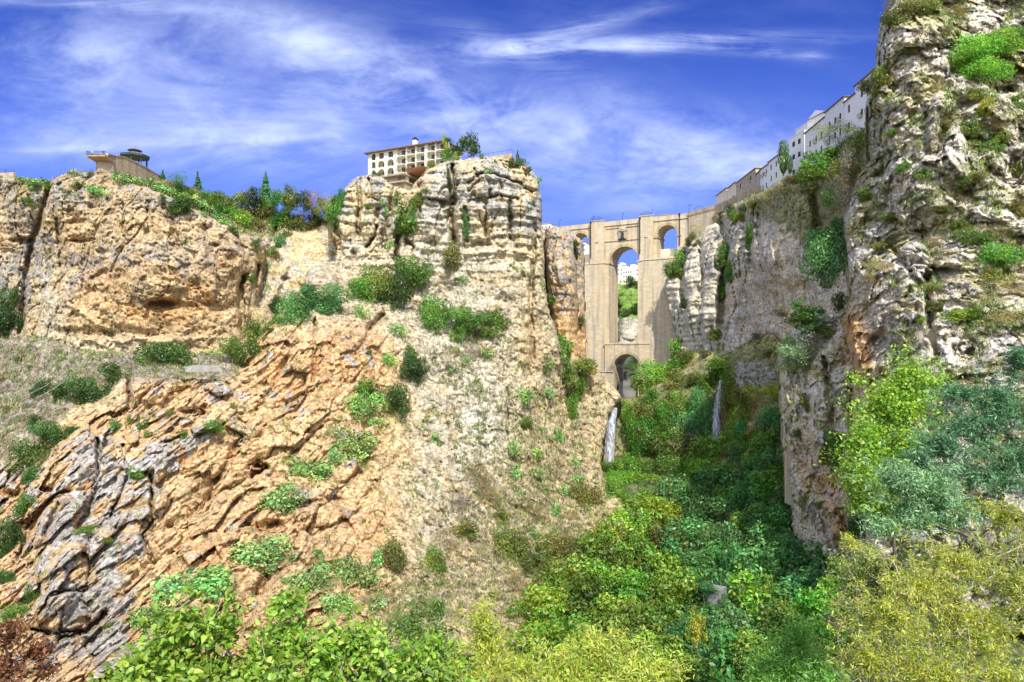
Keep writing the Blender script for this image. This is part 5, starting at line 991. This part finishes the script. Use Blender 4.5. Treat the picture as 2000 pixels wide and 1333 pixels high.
many('along the wooded saddle skyline', [(r[0], r[1] - r[3] * .25, r[2] * 1.15, r[3] * 1.35) + tuple(r[4:]) for r in [(345,352,16,14,'G','w'),(412,392,16,12,'M'),(440,400,18,14,'O'),(460,368,24,10,'E','t'),(462,355,14,9,'E'),(448,362,12,7,'E'),(480,375,14,8,'E'),(472,396,18,14,'B'),(500,392,22,18,'M'),(535,385,22,22,'D'),(560,388,14,24,'W'),(580,398,14,20,'R'),(600,388,20,24,'O','w'),(622,402,12,26,'N','w'),(640,405,14,18,'R'),(652,420,14,22,'M'),(670,388,9,12,'E'),(655,398,12,10,'D'),(430,372,14,10,'W'),(355,375,14,12,'D'),(370,388,16,12,'M'),(400,408,16,12,'O'),(455,420,20,12,'M'),(490,425,20,12,'R'),(520,418,18,16,'O'),(550,430,20,12,'M'),(590,425,22,12,'R'),(560,415,12,12,'B'),(610,440,14,10,'O'),(335,365,12,8,'W'),(505,410,20,16,'M'),(575,440,20,14,'O'),(540,445,18,14,'M'),(620,430,16,14,'D'),(470,435,20,16,'B'),(500,445,18,14,'O'),(430,415,16,14,'M')]])
many('along the left cliff top', [(232,345,16,14,'C'),(250,352,18,14,'C'),(268,355,16,12,'C'),(285,362,16,12,'C'),(300,360,14,10,'C'),(312,370,18,12,'C'),(332,378,18,14,'C'),(350,385,18,13,'C'),(370,390,18,13,'C'),(392,400,18,13,'C'),(410,410,16,12,'C'),(425,422,16,13,'C'),(440,436,14,12,'C'),(343,402,26,20,'D'),(362,405,18,14,'D'),(458,455,16,12,'D'),(395,418,12,9,'C'),(190,375,20,13,'C'),(180,368,10,8,'D'),(45,352,20,9,'C'),(75,358,24,12,'C'),(60,366,14,8,'C'),(92,362,12,12,'M'),(178,340,8,5,'D'),(145,340,12,4,'O'),(152,360,7,5,'D'),(50,392,16,8,'M'),(68,402,12,6,'O'),(320,386,10,8,'G')])
many('low on the left cliff face', [(285,447,6,9,'O'),(490,542,12,10,'M'),(362,470,6,6,'M'),(158,512,5,4,'O'),(30,590,8,30,'D'),(330,455,4,4,'O')])
many('in the cleft right of the left cliff', [(545,472,12,18,'G'),(530,492,14,12,'M'),(560,458,14,10,'O'),(525,520,7,12,'C'),(500,475,10,10,'M'),(540,500,9,14,'O'),(505,500,8,10,'R'),(520,560,6,16,'C'),(525,640,12,10,'M'),(540,628,14,12,'M')])
# right gorge wall and rim
many('on the right gorge wall', [(1328,505,18,22,'M'),(1312,528,14,18,'M'),(1322,530,12,20,'V'),(1362,458,16,22,'R'),(1350,470,12,16,'O'),(1408,500,18,26,'M'),(1425,530,16,24,'M'),(1415,570,12,18,'M'),(1466,470,9,40,'M'),(1335,600,7,20,'D'),(1428,412,10,16,'D'),(1440,425,14,12,'B'),(1400,432,10,10,'O'),(1475,400,20,8,'O'),(1397,650,13,10,'B'),(1500,385,22,10,'R'),(1455,405,10,10,'M')])
bush(1618, 500, 40, 60, 'E', 'hanging on the corner of the right gorge wall', D=150); bush(1628, 455, 26, 26, 'E', 'just above the hanging one on the right gorge wall', D=151)
many('on the shaded shelf below the houses', [(1560,598,16,14,'G'),(1528,608,18,12,'S'),(1590,612,36,16,'D'),(1560,625,30,14,'D'),(1635,590,18,20,'D'),(1580,640,30,16,'D'),(1590,690,60,42,'W'),(1560,700,40,30,'S'),(1630,660,34,26,'O'),(1600,730,40,18,'S'),(1540,670,18,14,'G')], D=150)
many('below the white houses', [(1568,340,26,18,'M'),(1600,318,30,24,'M'),(1590,345,30,14,'B'),(1545,352,18,10,'O'),(1625,300,22,16,'M'),(1520,366,18,8,'R'),(1535,372,14,10,'O'),(1580,368,20,14,'O')], D=222)
many('in front of the white houses', [(1618,258,32,16,'Y','w'),(1655,250,28,14,'Y','w'),(1640,275,24,12,'O','w')], D=170)
many('at the right cliff corner', [(1672,285,22,30,'O'),(1650,320,24,30,'W'),(1640,360,30,30,'W'),(1670,335,20,30,'O'),(1615,385,14,22,'D'),(1650,390,26,20,'W'),(1690,170,14,16,'O'),(1625,335,16,22,'O')], D=146)
many('high on the near right cliff', [(1775,95,20,12,'O'),(1830,170,22,14,'R'),(1760,330,18,12,'M'),(1850,250,20,14,'O'),(1980,200,20,16,'M'),(1900,250,22,16,'O'),(1810,340,22,12,'M'),(1720,160,22,28,'O'),(1725,140,16,14,'B'),(1912,95,40,30,'V'),(1945,85,44,30,'V'),(1885,120,34,30,'V'),(1930,140,44,26,'V'),(1975,80,36,26,'B'),(1760,30,34,26,'O'),(1800,18,30,20,'O'),(1738,12,16,14,'O','w'),(1925,212,16,20,'Y'),(1948,240,22,14,'R'),(1940,285,24,18,'M'),(1965,265,18,12,'O'),(1915,185,26,12,'O'),(1850,60,18,10,'R'),(1870,25,26,10,'R')])
many('on the lower near right cliff', [(1878,620,36,18,'V'),(1905,612,22,14,'B'),(1801,624,10,7,'V'),(1830,600,20,12,'O'),(1820,560,18,12,'O'),(1900,470,40,20,'M'),(1870,440,30,12,'O'),(1950,455,36,14,'R'),(1960,500,36,26,'M'),(1880,355,16,10,'M'),(1905,345,22,12,'O'),(1740,425,26,10,'O'),(1700,405,24,12,'R'),(1690,380,20,12,'M'),(1720,520,30,14,'R'),(1700,545,22,12,'R'),(1970,560,40,18,'R'),(1930,590,30,14,'R'),(1745,260,20,10,'M'),(1840,410,30,8,'O'),(1990,330,14,18,'O'),(1865,385,26,10,'R'),(1780,610,14,10,'R'),(1960,620,40,18,'R'),(1940,540,24,18,'O'),(1830,470,26,12,'R'),(1990,410,22,18,'O'),(1720,480,26,10,'O')])
many('on the lower outcrop', [(1575,790,12,26,'O'),(1560,850,14,14,'D'),(1640,880,24,40,'D'),(1625,860,18,26,'S'),(1600,870,16,12,'W'),(1590,1000,30,20,'W'),(1600,985,14,10,'M'),(1568,985,12,18,'O'),(1680,960,24,50,'D'),(1670,1040,14,30,'D'),(1610,900,10,14,'O'),(1640,780,18,24,'W'),(1555,720,16,12,'S')])
# bridge foot, shelf and waterfalls
many('at the foot of the right bridge pier', [(1275,672,22,30,'M','t'),(1305,660,26,30,'M','t'),(1325,680,18,24,'M'),(1262,700,14,16,'M'),(1300,700,30,18,'M'),(1340,700,18,14,'O'),(1290,735,32,22,'V'),(1262,755,20,18,'V'),(1310,720,24,16,'M'),(1330,745,22,16,'O'),(1280,715,20,14,'M')], sc=1.3)
many('on the grassy shelf', [(1395,655,14,12,'B'),(1420,640,16,8,'R'),(1450,625,18,8,'R'),(1350,715,16,8,'R'),(1480,655,14,8,'S'),(1500,690,12,10,'O'),(1360,742,26,14,'O'),(1320,775,24,12,'O'),(1480,635,14,8,'R'),(1380,690,14,8,'O')])
many('around the wispy waterfall', [(1412,725,26,20,'V'),(1395,740,18,16,'M'),(1425,755,14,22,'M'),(1376,760,18,22,'M'),(1372,800,14,34,'G'),(1430,790,12,30,'O'),(1442,830,16,30,'V'),(1460,800,14,28,'O'),(1380,845,10,22,'G'),(1425,860,16,18,'V')], sc=1.3)
many('in the bowl between both waterfalls', [(1310,805,24,26,'V'),(1290,840,18,34,'M'),(1230,880,12,50,'M'),(1220,830,10,22,'M'),(1260,870,22,34,'M'),(1305,880,30,30,'M'),(1335,840,20,30,'G'),(1345,880,20,26,'S'),(1290,925,28,22,'M'),(1330,920,26,24,'M'),(1250,920,22,18,'M'),(1340,805,16,18,'M'),(1265,822,18,22,'O'),(1370,895,32,34,'V'),(1350,930,30,28,'V'),(1390,870,24,22,'V'),(1400,920,22,18,'V'),(1320,960,18,12,'S'),(1240,850,10,18,'D')], sc=1.3)
many('on sunlit bank beyond wispy waterfall', [(1465,770,20,20,'Y'),(1480,790,26,30,'R'),(1495,820,20,22,'R'),(1500,762,24,10,'Y'),(1515,775,14,18,'Y'),(1450,862,14,16,'V'),(1470,850,16,14,'B'),(1490,850,12,12,'B'),(1420,890,14,8,'O'),(1445,880,16,8,'O')])
many('below the tall narrow waterfall', [(1200,920,26,14,'M'),(1230,940,34,16,'V'),(1195,955,14,20,'V'),(1265,945,30,16,'V'),(1215,975,30,14,'V'),(1290,950,20,12,'O'),(1250,980,24,14,'V'),(1240,1010,22,20,'M'),(1280,1000,26,24,'V'),(1270,975,22,16,'B')], sc=1.3)
many('beyond the bridge', [(1205,590,8,22,'D'),(1203,660,7,14,'D'),(1235,552,16,12,'D'),(1248,560,8,8,'D'),(1225,612,18,10,'M'),(1240,605,12,14,'M'),(1215,575,8,6,'V'),(1238,735,14,10,'D'),(1214,740,10,16,'E'),(1228,765,16,8,'E')])
many('growing on the ledge above the lower arch', [(1215,674,12,2.5,'R'),(1235,674,12,2.5,'R')], D=371)
g = random.Random(31); k = 0
while k < 46:
    x, y = g.uniform(1215, 1530), g.uniform(770, 1000)
    if abs(x - 1401) < 24 and y < 870: continue
    if x > 1455 and y < 850: continue
    sunny = x < 1350 or (x < 1420 and y > 850); u = g.random(); k += 1
    bush(x, y, g.uniform(15, 26), g.uniform(16, 30), ('V' if u < .4 else 'M' if u < .8 else 'O') if sunny else ('G' if u < .3 else 'M' if u < .7 else 'V'), 'on the bank ' + ('between waterfalls' if x < 1395 else 'right of wispy waterfall'))
dq = 105; bush(1384, 1148, 24, 12, 'E', 'around the concrete block', D=dq); bush(1412, 1172, 12, 16, 'G', 'around the concrete block', D=dq); bush(1392, 1186, 24, 8, 'E', 'around the concrete block', D=dq)
bush(1188, 912, 20, 11, 'M', 'at the foot of the tall narrow waterfall', D=207); bush(1206, 906, 14, 12, 'V', 'at the foot of the tall narrow waterfall', D=207); bush(1398, 870, 18, 12, 'M', 'at the foot of the wispy waterfall', D=246)
# ravine woods: crowns set down over the floor, spacing by relaxation, shade put into leaf colour, darker and bluer past the shadow line
woods = [(1290,985),(1400,955),(1470,900),(1520,800),(1540,960),(1560,1080),(1640,1160),(1660,1400),(1080,1400),(1030,1230),(1090,1130),(1180,1075),(1225,1050),(1240,1000)]
pts = []; g = random.Random(12); tries = 0
while len(pts) < 120 and tries < 9000:
    tries += 1; x, y = g.uniform(1010, 1680), g.uniform(800, 1390)
    if not inpoly(np.array([x]), np.array([y]), woods)[0]: continue
    r = 26 + 30 * (y - 800) / 500
    if all((x - a) ** 2 + ((y - b) * 1.1) ** 2 > (.56 * (r + q)) ** 2 for a, b, q in pts): pts.append((x, y, r))
for x, y, r in sorted(pts, key=lambda p: p[1]):
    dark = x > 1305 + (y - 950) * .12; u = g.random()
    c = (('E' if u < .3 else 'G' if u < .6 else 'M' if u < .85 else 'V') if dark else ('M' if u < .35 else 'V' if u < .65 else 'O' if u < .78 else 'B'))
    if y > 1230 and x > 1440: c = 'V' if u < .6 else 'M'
    wh = ('in shaded ravine' if dark else 'on ravine\'s sunny side') + (' by the outcrop' if x > 1480 else ' centre' if dark and x > 1390 else ' edge' if dark else '') + (' top' if y < 1000 else ' middle' if y < 1180 else ' bottom')
    d = depth_at(x, y, 10) or 150
    bush(x, y, r * 1.25 * g.uniform(.9, 1.15), r * 1.2 * g.uniform(.85, 1.2), c, wh, tree=True, deep=1.0, shape='bush')
bush(1362, 1232, 20, 36, 'Y', 'catching the sun in the shaded ravine', tree=True, D=88)

# ---- scattered low cover: nobody could count it
def scatter(name, dens, n, size, colfn, asp=.16, blades=9, up=.75, label=None, cat='scrub', layers=None, seed=1):
    g = np.random.RandomState(seed); VV, CC = [], []
    for nm, V, XY in LAYERS:
        if layers and nm not in layers: continue
        w_ = dens(nm, XY[:, 0], XY[:, 1], V); w_ = np.clip(w_, 0, 1); VV.append(V); CC.append(np.stack([w_, XY[:, 0], XY[:, 1]], 1))
    V = np.concatenate(VV); Wt = np.concatenate(CC); p = Wt[:, 0] / Wt[:, 0].sum(); k = g.choice(len(V), n, p=p)
    base = V[k]; px = Wt[k, 1]; py = Wt[k, 2]; s = size * (.5 + g.rand(n)) * np.clip(base[:, 1] / 150, .45, 1.4)
    rep = np.repeat(np.arange(n), blades); d = g.normal(size=(len(rep), 3)); d /= np.linalg.norm(d, axis=1)[:, None]; d[:, 2] = np.abs(d[:, 2]); d[:, 1] -= .2
    pos = base[rep] + d * s[rep][:, None] * .7 + np.array([0, -.12, .05])
    nr = d + .6 * g.normal(size=d.shape); nr /= np.linalg.norm(nr, axis=1)[:, None]
    c = colfn(g, px, py, n)[rep] * (.75 + .5 * g.rand(len(rep)))[:, None]
    A, Q, cc = quads(pos, nr, s[rep] * .55, asp, c, g, up)
    o = link(name, np_mesh(name, A, Q, cc), LEAF); o.color = (1, 1, 1, 1); tag(o, label, cat, kind='stuff'); return o
def n2d(X, Y, s, o=0): return fbm(X / s + o, Y / s, 3.3 + o, 3)
pal = lambda *cs: (lambda g, px, py, n: np.array(cs)[g.randint(len(cs), size=n)] * g.uniform(.75, 1.25, (n, 1)))
scatter('dry_scrub', lambda nm, X, Y, V: {'front_cliff': talus_w(X, Y) * .9 + .8 * G(X, Y, 1060, 1040, 150, 190) + .5 * G(X, Y, 880, 1150, 150, 120) + .35 * G(X, Y, 900, 740, 110, 90) + .15 * sstep(n2d(X, Y, 40), 0, .5), 'left_cliff': .05 + .3 * sstep(400 - Y, 0, 30),
    'saddle_slope': sstep(455 - Y + (X - 560) * -.3, -10, 20), 'right_cliff': .9 * sstep(n2d(X, Y, 55), -.15, .35), 'lower_outcrop': .3 * sstep(n2d(X, Y, 40), 0, .4), 'grassy_shelf': .7, 'right_gorge_wall': .1 + .6 * sstep(410 - Y - (X - 1450) * -.5, -5, 10)}.get(nm, 0) + 0 * X,
    24000, .62, pal((.30, .24, .15), (.34, .29, .18), (.24, .20, .15), (.40, .34, .16), (.20, .17, .13)), .13, 9, .7, 'dry grey and straw coloured scrub clinging to the rock faces')
scatter('grass', lambda nm, X, Y, V: {'front_cliff': .35 * talus_w(X, Y) + .5 * G(X, Y, 1070, 1020, 130, 180) + .5 * G(X, Y, 900, 820, 150, 160) * sstep(n2d(X, Y, 26, 7), .0, .4) + .3 * G(X, Y, 620, 840, 200, 150) * sstep(n2d(X, Y, 30, 5), .1, .5) + .1 * sstep(n2d(X, Y, 40, 9), .1, .5) + .5 * G(X, Y, 800, 1180, 180, 60), 'left_cliff': .5 * sstep(395 - Y, 0, 30) * sstep(n2d(X, Y, 30, 5), 0, .4),
    'saddle_slope': sstep(450 - Y + (X - 560) * -.3, -10, 20), 'right_cliff': .9 * sstep(n2d(X, Y, 60, 5), 0, .4), 'lower_outcrop': .3 * sstep(n2d(X, Y, 40, 5), .1, .4), 'grassy_shelf': 1.0, 'right_gorge_wall': .5 * sstep(415 - Y - (X - 1450) * -.5, -5, 10), 'ravine_floor': .6, 'gorge_beyond': .5 * sstep(640 - Y, -5, 5)}.get(nm, 0) + 0 * X,
    30000, .62, pal((.12, .20, .03), (.17, .24, .05), (.24, .26, .07), (.09, .15, .03), (.30, .34, .08)), .2, 9, .55, 'low green grass and weeds growing in the joints of the cliffs', 'grass', seed=4)

# shrubs past the 290 that show largest: one mass of low growth
sh_ = [r for r in PLANTS if r[1] == 'shrub']; size_of = lambda o: o.scale[0] * o.scale[2] / max(o.location.y, 1) ** 2
sh_.sort(key=lambda r: -size_of(r[0])); rest = sh_[285:]; VV, QQ, CC, off = [], [], [], 0
bpy.context.view_layer.update()
for r in rest:
    o = r[0]; me = o.data; n = len(me.vertices); a = np.empty(n * 3, np.float32); me.vertices.foreach_get('co', a); c = np.empty(n * 4, np.float32); me.color_attributes['Col'].data.foreach_get('color', c)
    M = np.array(o.matrix_world); A = a.reshape(-1, 3) @ M[:3, :3].T + M[:3, 3]; VV.append(A); QQ.append(np.arange(n).reshape(-1, 4) + off); off += n; CC.append(c.reshape(-1, 4)[:, :3] * np.array(o.color[:3]))
    PLANTS.remove(r); bpy.data.objects.remove(o)
if VV: o = link('low_growth', np_mesh('low_growth', np.concatenate(VV), np.concatenate(QQ), np.concatenate(CC)), LEAF); o.color = (1, 1, 1, 1); tag(o, 'small low growth scattered over the ledges and cliff tops', 'scrub', kind='stuff')
# ------------------------------------------------------------------ near vegetation with real branches and leaves
def skeleton(base, blobs, n, seed, g0=.12, stemlean=.2):
    """grow twigs from the base to points spread through the blobs; returns branch chains and twig ends"""
    g = np.random.RandomState(seed); T = []
    for c, r, k in blobs:
        d = g.normal(size=(k, 3)); d /= np.linalg.norm(d, axis=1)[:, None]; T.append(np.array(c) + d * np.array(r) * np.minimum(np.abs(g.normal(size=(k, 1))) * .62, 1.55) * (1 + .25 * np.sin(d[:, :1] * 5 + d[:, 2:] * 7)))
    T = np.concatenate(T); base = np.array(base, float); T = T[np.argsort(np.linalg.norm(T - base, axis=1))]
    nodes = [base]; par = [-1]; pts = np.zeros((len(T) * 3 + 1, 3)); pts[0] = base; cnt = 1; ends = []
    for t in T:
        dd = np.linalg.norm(pts[:cnt] - t, axis=1) + .35 * np.linalg.norm(pts[:cnt] - base, axis=1) * 0; i = int(np.argmin(dd)); p = i; a = pts[i]
        for f_ in (.5, 1.0):
            q = a + (t - a) * f_ + (g.normal(size=3) * .06 * dd[i] if f_ < 1 else 0); pts[cnt] = q; par.append(p); p = cnt; cnt += 1
        ends.append(cnt - 1)
    w_ = np.zeros(cnt)
    for e in ends: w_[e] += 1
    for i in range(cnt - 1, 0, -1): w_[par[i]] += w_[i]
    return pts[:cnt], par, w_, ends
def branch_mesh(pts, par, w_, r0, rmin=.004, name='branches', sides=4):
    n = len(par); V, Q = [], []; k0 = r0 / math.sqrt(w_[0])
    for i in range(1, n):
        a, b = pts[par[i]], pts[i]; d = b - a; L_ = np.linalg.norm(d)
        if L_ < 1e-6: continue
        d = d / L_; u = np.cross(d, [.3, .2, .9]); u /= np.linalg.norm(u) + 1e-9; v = np.cross(d, u)
        ra, rb = max(rmin, k0 * math.sqrt(min(w_[par[i]], w_[i] * 1.6))), max(rmin, k0 * math.sqrt(w_[i])); o = len(V)
        for r, c in ((ra, a), (rb, b)):
            for s in range(sides): t = 2 * math.pi * s / sides; V.append(c + (u * math.cos(t) + v * math.sin(t)) * r)
        for s in range(sides): j = (s + 1) % sides; Q.append((o + s, o + j, o + sides + j, o + sides + s))
    return np_mesh(name, np.array(V), np.array(Q), None)
def twig_leaves(pts, par, ends, per, spread, leaf, asp, cols, seed, shape='rhomb', droop=0.0, name='leaves'):
    g = np.random.RandomState(seed); E = np.array(ends); A = pts[np.array([par[e] for e in E])]; B = pts[E]
    k = np.repeat(np.arange(len(E)), per); t = g.rand(len(k)) ** .6 * 1.15; ax = B[k] - A[k]
    pos = A[k] + ax * t[:, None] + g.normal(size=(len(k), 3)) * spread
    if droop: pos[:, 2] -= droop * g.rand(len(k))
    nr = g.normal(size=(len(k), 3)) + np.array([.1, -.4, .8]); nr /= np.linalg.norm(nr, axis=1)[:, None]
    c = np.array(cols)[g.randint(len(cols), size=len(k))] * g.uniform(.7, 1.3, (len(k), 1)) * g.uniform(.8, 1.2, (len(E), 1))[k]
    if shape == 'rhomb': V, Q, cc = quads(pos, nr, np.full(len(k), leaf), asp, c, g); return np_mesh(name, V, Q, cc)
    # broad folded pointed leaf: 2 halves, each of three vertices along the rim
    r = g.normal(size=nr.shape) * .6 + ax / (np.linalg.norm(ax, axis=1)[:, None].mean() + 1e-9); r[:, 2] -= .5 * (g.rand(len(k))); T = r - (r * nr).sum(1)[:, None] * nr; T /= np.linalg.norm(T, axis=1)[:, None]; Bn = np.cross(nr, T)
    s = (leaf * (.6 + .7 * g.rand(len(k))))[:, None]; w_ = s * asp; f_ = nr * s * .16
    mid = [pos, pos + T * s * .5 - f_ * .2, pos + T * s * 1.0 - f_, pos + T * s * 1.5 - f_ * 2.2]
    Vv = [mid[0], mid[1], mid[2], mid[3]]
    for sg in (1, -1): Vv += [pos + T * s * .12 + Bn * w_ * .8 * sg + f_ * .7, pos + T * s * .55 + Bn * w_ * 1.1 * sg + f_ * .8, pos + T * s * 1.05 + Bn * w_ * .62 * sg]
    V = np.stack(Vv, 1).reshape(-1, 3); b = (np.arange(len(k)) * 10)[:, None]
    Q = np.concatenate([b + np.array(q) for q in ([0, 4, 5, 1], [1, 5, 6, 2], [2, 6, 3, 3], [0, 1, 8, 7], [1, 2, 9, 8], [2, 3, 9, 9])])
    tri = Q[:, 2] == Q[:, 3]; q4 = Q[~tri]; q3 = Q[tri][:, :3]; fa = np.concatenate([q4[:, [0, 1, 2]], q4[:, [0, 2, 3]], q3]); return np_mesh(name, V, fa, np.repeat(c, 10, 0), True)
def near_tree(name, label, cat, base, blobs, n, seed, r0, per, spread, leaf, asp, cols, bark, shape='rhomb', droop=0.0, rmin=.004, group=None):
    """blobs in photo terms: (px, py, D, rx, ry, depth, count)"""
    B = []
    for px, py, D, rx, ry, dp, k in blobs: p = P(px, py, D); B.append((tuple(p), (rx / F * D, dp, ry / F * D), k))
    b = P(*base); e = empty(name, tuple(b), 0, label, cat, group); pts, par, w_, ends = skeleton(b, B, n, seed); pts = pts - np.array(b)
    o = link('branches', branch_mesh(pts, par, w_, r0, rmin), bark, e)
    l = link('foliage', twig_leaves(pts, par, ends, per, spread, leaf, asp, cols, seed + 1, shape, droop), LEAF, e); l.color = (1, 1, 1, 1); return e
BRI = [(.20, .38, .03), (.26, .44, .045), (.14, .30, .025), (.34, .45, .07)]
BRI2 = [(.20, .38, .03), (.25, .42, .03), (.14, .30, .03)]
near_tree('broadleaf_bush', 'bright broad-leaved bush at the bottom left with tall grey stems', 'bush', (360, 1700, 7.5), [(330,1290,7.4,70,80,.5,60),(420,1230,7.8,60,55,.5,40),(280,1310,7.2,45,50,.4,30),(350,1225,7.4,30,40,.3,16),(500,1340,7.5,90,60,.6,80),(260,1345,7.3,60,30,.4,50),(400,1320,7.6,80,40,.5,70)], 0, 1, .05, 20, .07, .058, .42, BRI, BARKP, 'broad')
near_tree('broadleaf_bush', 'bright broad-leaved bush in the bottom foreground right of the tallest stems', 'bush', (640, 1700, 8.5), [(560,1250,8.4,55,60,.5,46),(640,1280,8.6,80,60,.6,60),(560,1180,8.4,22,28,.3,12),(740,1300,8.8,60,45,.6,40),(600,1360,8.2,150,60,.6,130),(520,1300,8.3,50,40,.4,40),(700,1250,8.8,40,30,.4,30)], 0, 3, .05, 20, .07, .056, .42, BRI, BARKP, 'broad')
near_tree('broadleaf_bush', 'bright broad-leaved bush at the bottom centre with drooping leaf tips', 'bush', (820, 1700, 9.5), [(800,1320,9.5,70,50,.6,60),(870,1345,9.6,60,35,.5,40),(720,1350,9.2,60,40,.5,60),(840,1290,9.6,50,36,.5,50)], 0, 5, .05, 20, .07, .06, .36, BRI, BARKP, 'broad')
near_tree('feathery_bush', 'soft green feathery bush rising behind the bottom centre leaves', 'bush', (820, 1500, 26), [(800,1225,26,60,45,1,90),(850,1250,26,40,50,1,60),(850,1190,26,16,30,.5,20),(900,1300,24,60,40,1,80),(780,1290,24,70,40,1,80)], 0, 7, .06, 34, .16, .09, .22, [(.13, .27, .05), (.18, .32, .06), (.1, .22, .04)], BARK)
near_tree('almond_tree', 'yellow green fine-leaved tree at the bottom centre', 'tree', (960, 1600, 22), [(950,1260,22,55,55,1,110),(940,1215,22,25,30,.6,40),(1000,1310,21,60,45,1,110),(930,1330,20,60,40,1,80)], 0, 9, .07, 34, .13, .075, .24, [(.42, .50, .05), (.34, .45, .05), (.50, .52, .09)], BARKP)
near_tree('almond_tree', 'yellow green tree with bare twigs at the bottom, in front of the ravine', 'tree', (1160, 1600, 20), [(1110,1300,20,80,45,1,150),(1180,1270,20,70,45,1,130),(1240,1310,19,60,40,1,110),(1300,1310,19,38,26,.6,40),(1140,1360,19,160,40,1,160)], 0, 11, .07, 36, .13, .07, .24, [(.40, .46, .05), (.46, .48, .08), (.28, .38, .04), (.52, .46, .12)], BARKP)
near_tree('twiggy_tree', 'large yellow green twiggy tree filling the bottom right corner', 'tree', (2000, 1750, 13), [(1960,1010,13.5,50,60,1,150),(1880,1100,13,110,60,1.2,330),(1800,1150,12.5,110,60,1.2,330),(1740,1200,12,90,80,1.2,300),(1900,1230,12,130,90,1.2,480),(1700,1290,11.5,70,60,1,180),(1820,1320,11,140,60,1.2,360),(1990,1150,12,60,100,1.2,240),(1960,1330,11,80,60,1.2,200),(1660,1060,13,26,22,.6,30)], 0, 13, .09, 22, .05, .035, .24, [(.34, .42, .035), (.42, .45, .045), (.22, .31, .03), (.54, .46, .08)], BARKP, rmin=.0035)
near_tree('twiggy_tree', 'thinner green tree with fine twigs left of the large yellow one', 'tree', (1720, 1600, 17), [(1665,1120,17.5,45,50,.8,120),(1650,1190,17,40,50,.8,100),(1700,1090,17,50,35,.8,90),(1640,1100,17,24,18,.6,24)], 0, 15, .05, 16, .08, .045, .24, [(.22, .30, .06), (.30, .36, .07), (.15, .2, .05)], BARK)
near_tree('maple_tree', 'bright lime green tree against the foot of the right cliff', 'tree', (1760, 1300, 48), [(1745,790,48,70,60,2,160),(1780,740,48,40,26,1.5,60),(1700,870,47,50,50,2,120),(1690,950,46,40,50,2,100),(1760,880,47,60,60,2,140),(1830,750,48,14,10,1,8),(1720,1000,46,30,24,1.5,40)], 0, 17, .12, 62, .36, .12, .55, [(.24, .42, .04), (.30, .48, .05), (.18, .34, .04), (.40, .44, .06)], BARK)
near_tree('mimosa_tree', 'dark blue green feathery tree at the right edge', 'tree', (1960, 1120, 34), [(1960,790,34,60,70,2,220),(1900,830,34,70,50,2,220),(1840,870,33,70,40,2,180),(1990,900,33,50,60,2,160),(1920,930,33,90,30,2,160),(1990,700,34,20,40,1,60),(1800,900,33,40,26,1.5,70),(1870,770,35,50,26,1.5,90)], 0, 19, .14, 36, .13, .1, .22, [(.08, .20, .09), (.13, .29, .13), (.05, .13, .06), (.19, .36, .17)], BARK)
near_tree('silver_bush', 'silvery green rounded bush below the dark feathery tree', 'bush', (1820, 1300, 28), [(1800,950,28,75,40,1.5,260),(1850,1000,28,60,40,1.5,200),(1760,940,28,50,30,1.5,120),(1780,1010,27.5,60,30,1.5,140),(1730,1030,27,40,16,1,50)], 0, 21, .1, 30, .14, .085, .3, [(.24, .42, .20), (.32, .50, .26), (.15, .30, .13)], BARK)
near_tree('feathery_bush', 'soft bright green bush at the bottom between ravine and twiggy tree', 'bush', (1540, 1600, 36), [(1540,1290,36,70,55,2,240),(1590,1330,35,70,50,2,200),(1500,1340,35,60,40,2,140),(1560,1240,36,30,24,1,60)], 0, 23, .1, 34, .24, .12, .22, [(.16, .34, .05), (.22, .42, .06), (.11, .25, .04)], BARK)
near_tree('withered_bush', 'reddish brown withered seed heads at the bottom left corner', 'bush', (20, 1600, 3.6), [(15,1240,3.5,45,30,.1,26),(75,1275,3.6,26,14,.08,16),(10,1310,3.5,50,30,.1,22),(90,1310,3.6,10,12,.06,6)], 0, 25, .012, 26, .022, .014, .5, [(.20, .07, .03), (.28, .12, .05), (.12, .05, .03)], BARK, rmin=.002)
near_tree('dry_seed_stalk', 'straw coloured seed stalk poking up at the bottom right of centre', 'plant', (1642, 1420, 14), [(1640,1312,14,6,10,.06,10),(1647,1325,14,4,10,.05,4)], 0, 27, .012, 8, .015, .014, .4, [(.5, .38, .2), (.42, .3, .16)], BARKP, rmin=.005)
label_plants()
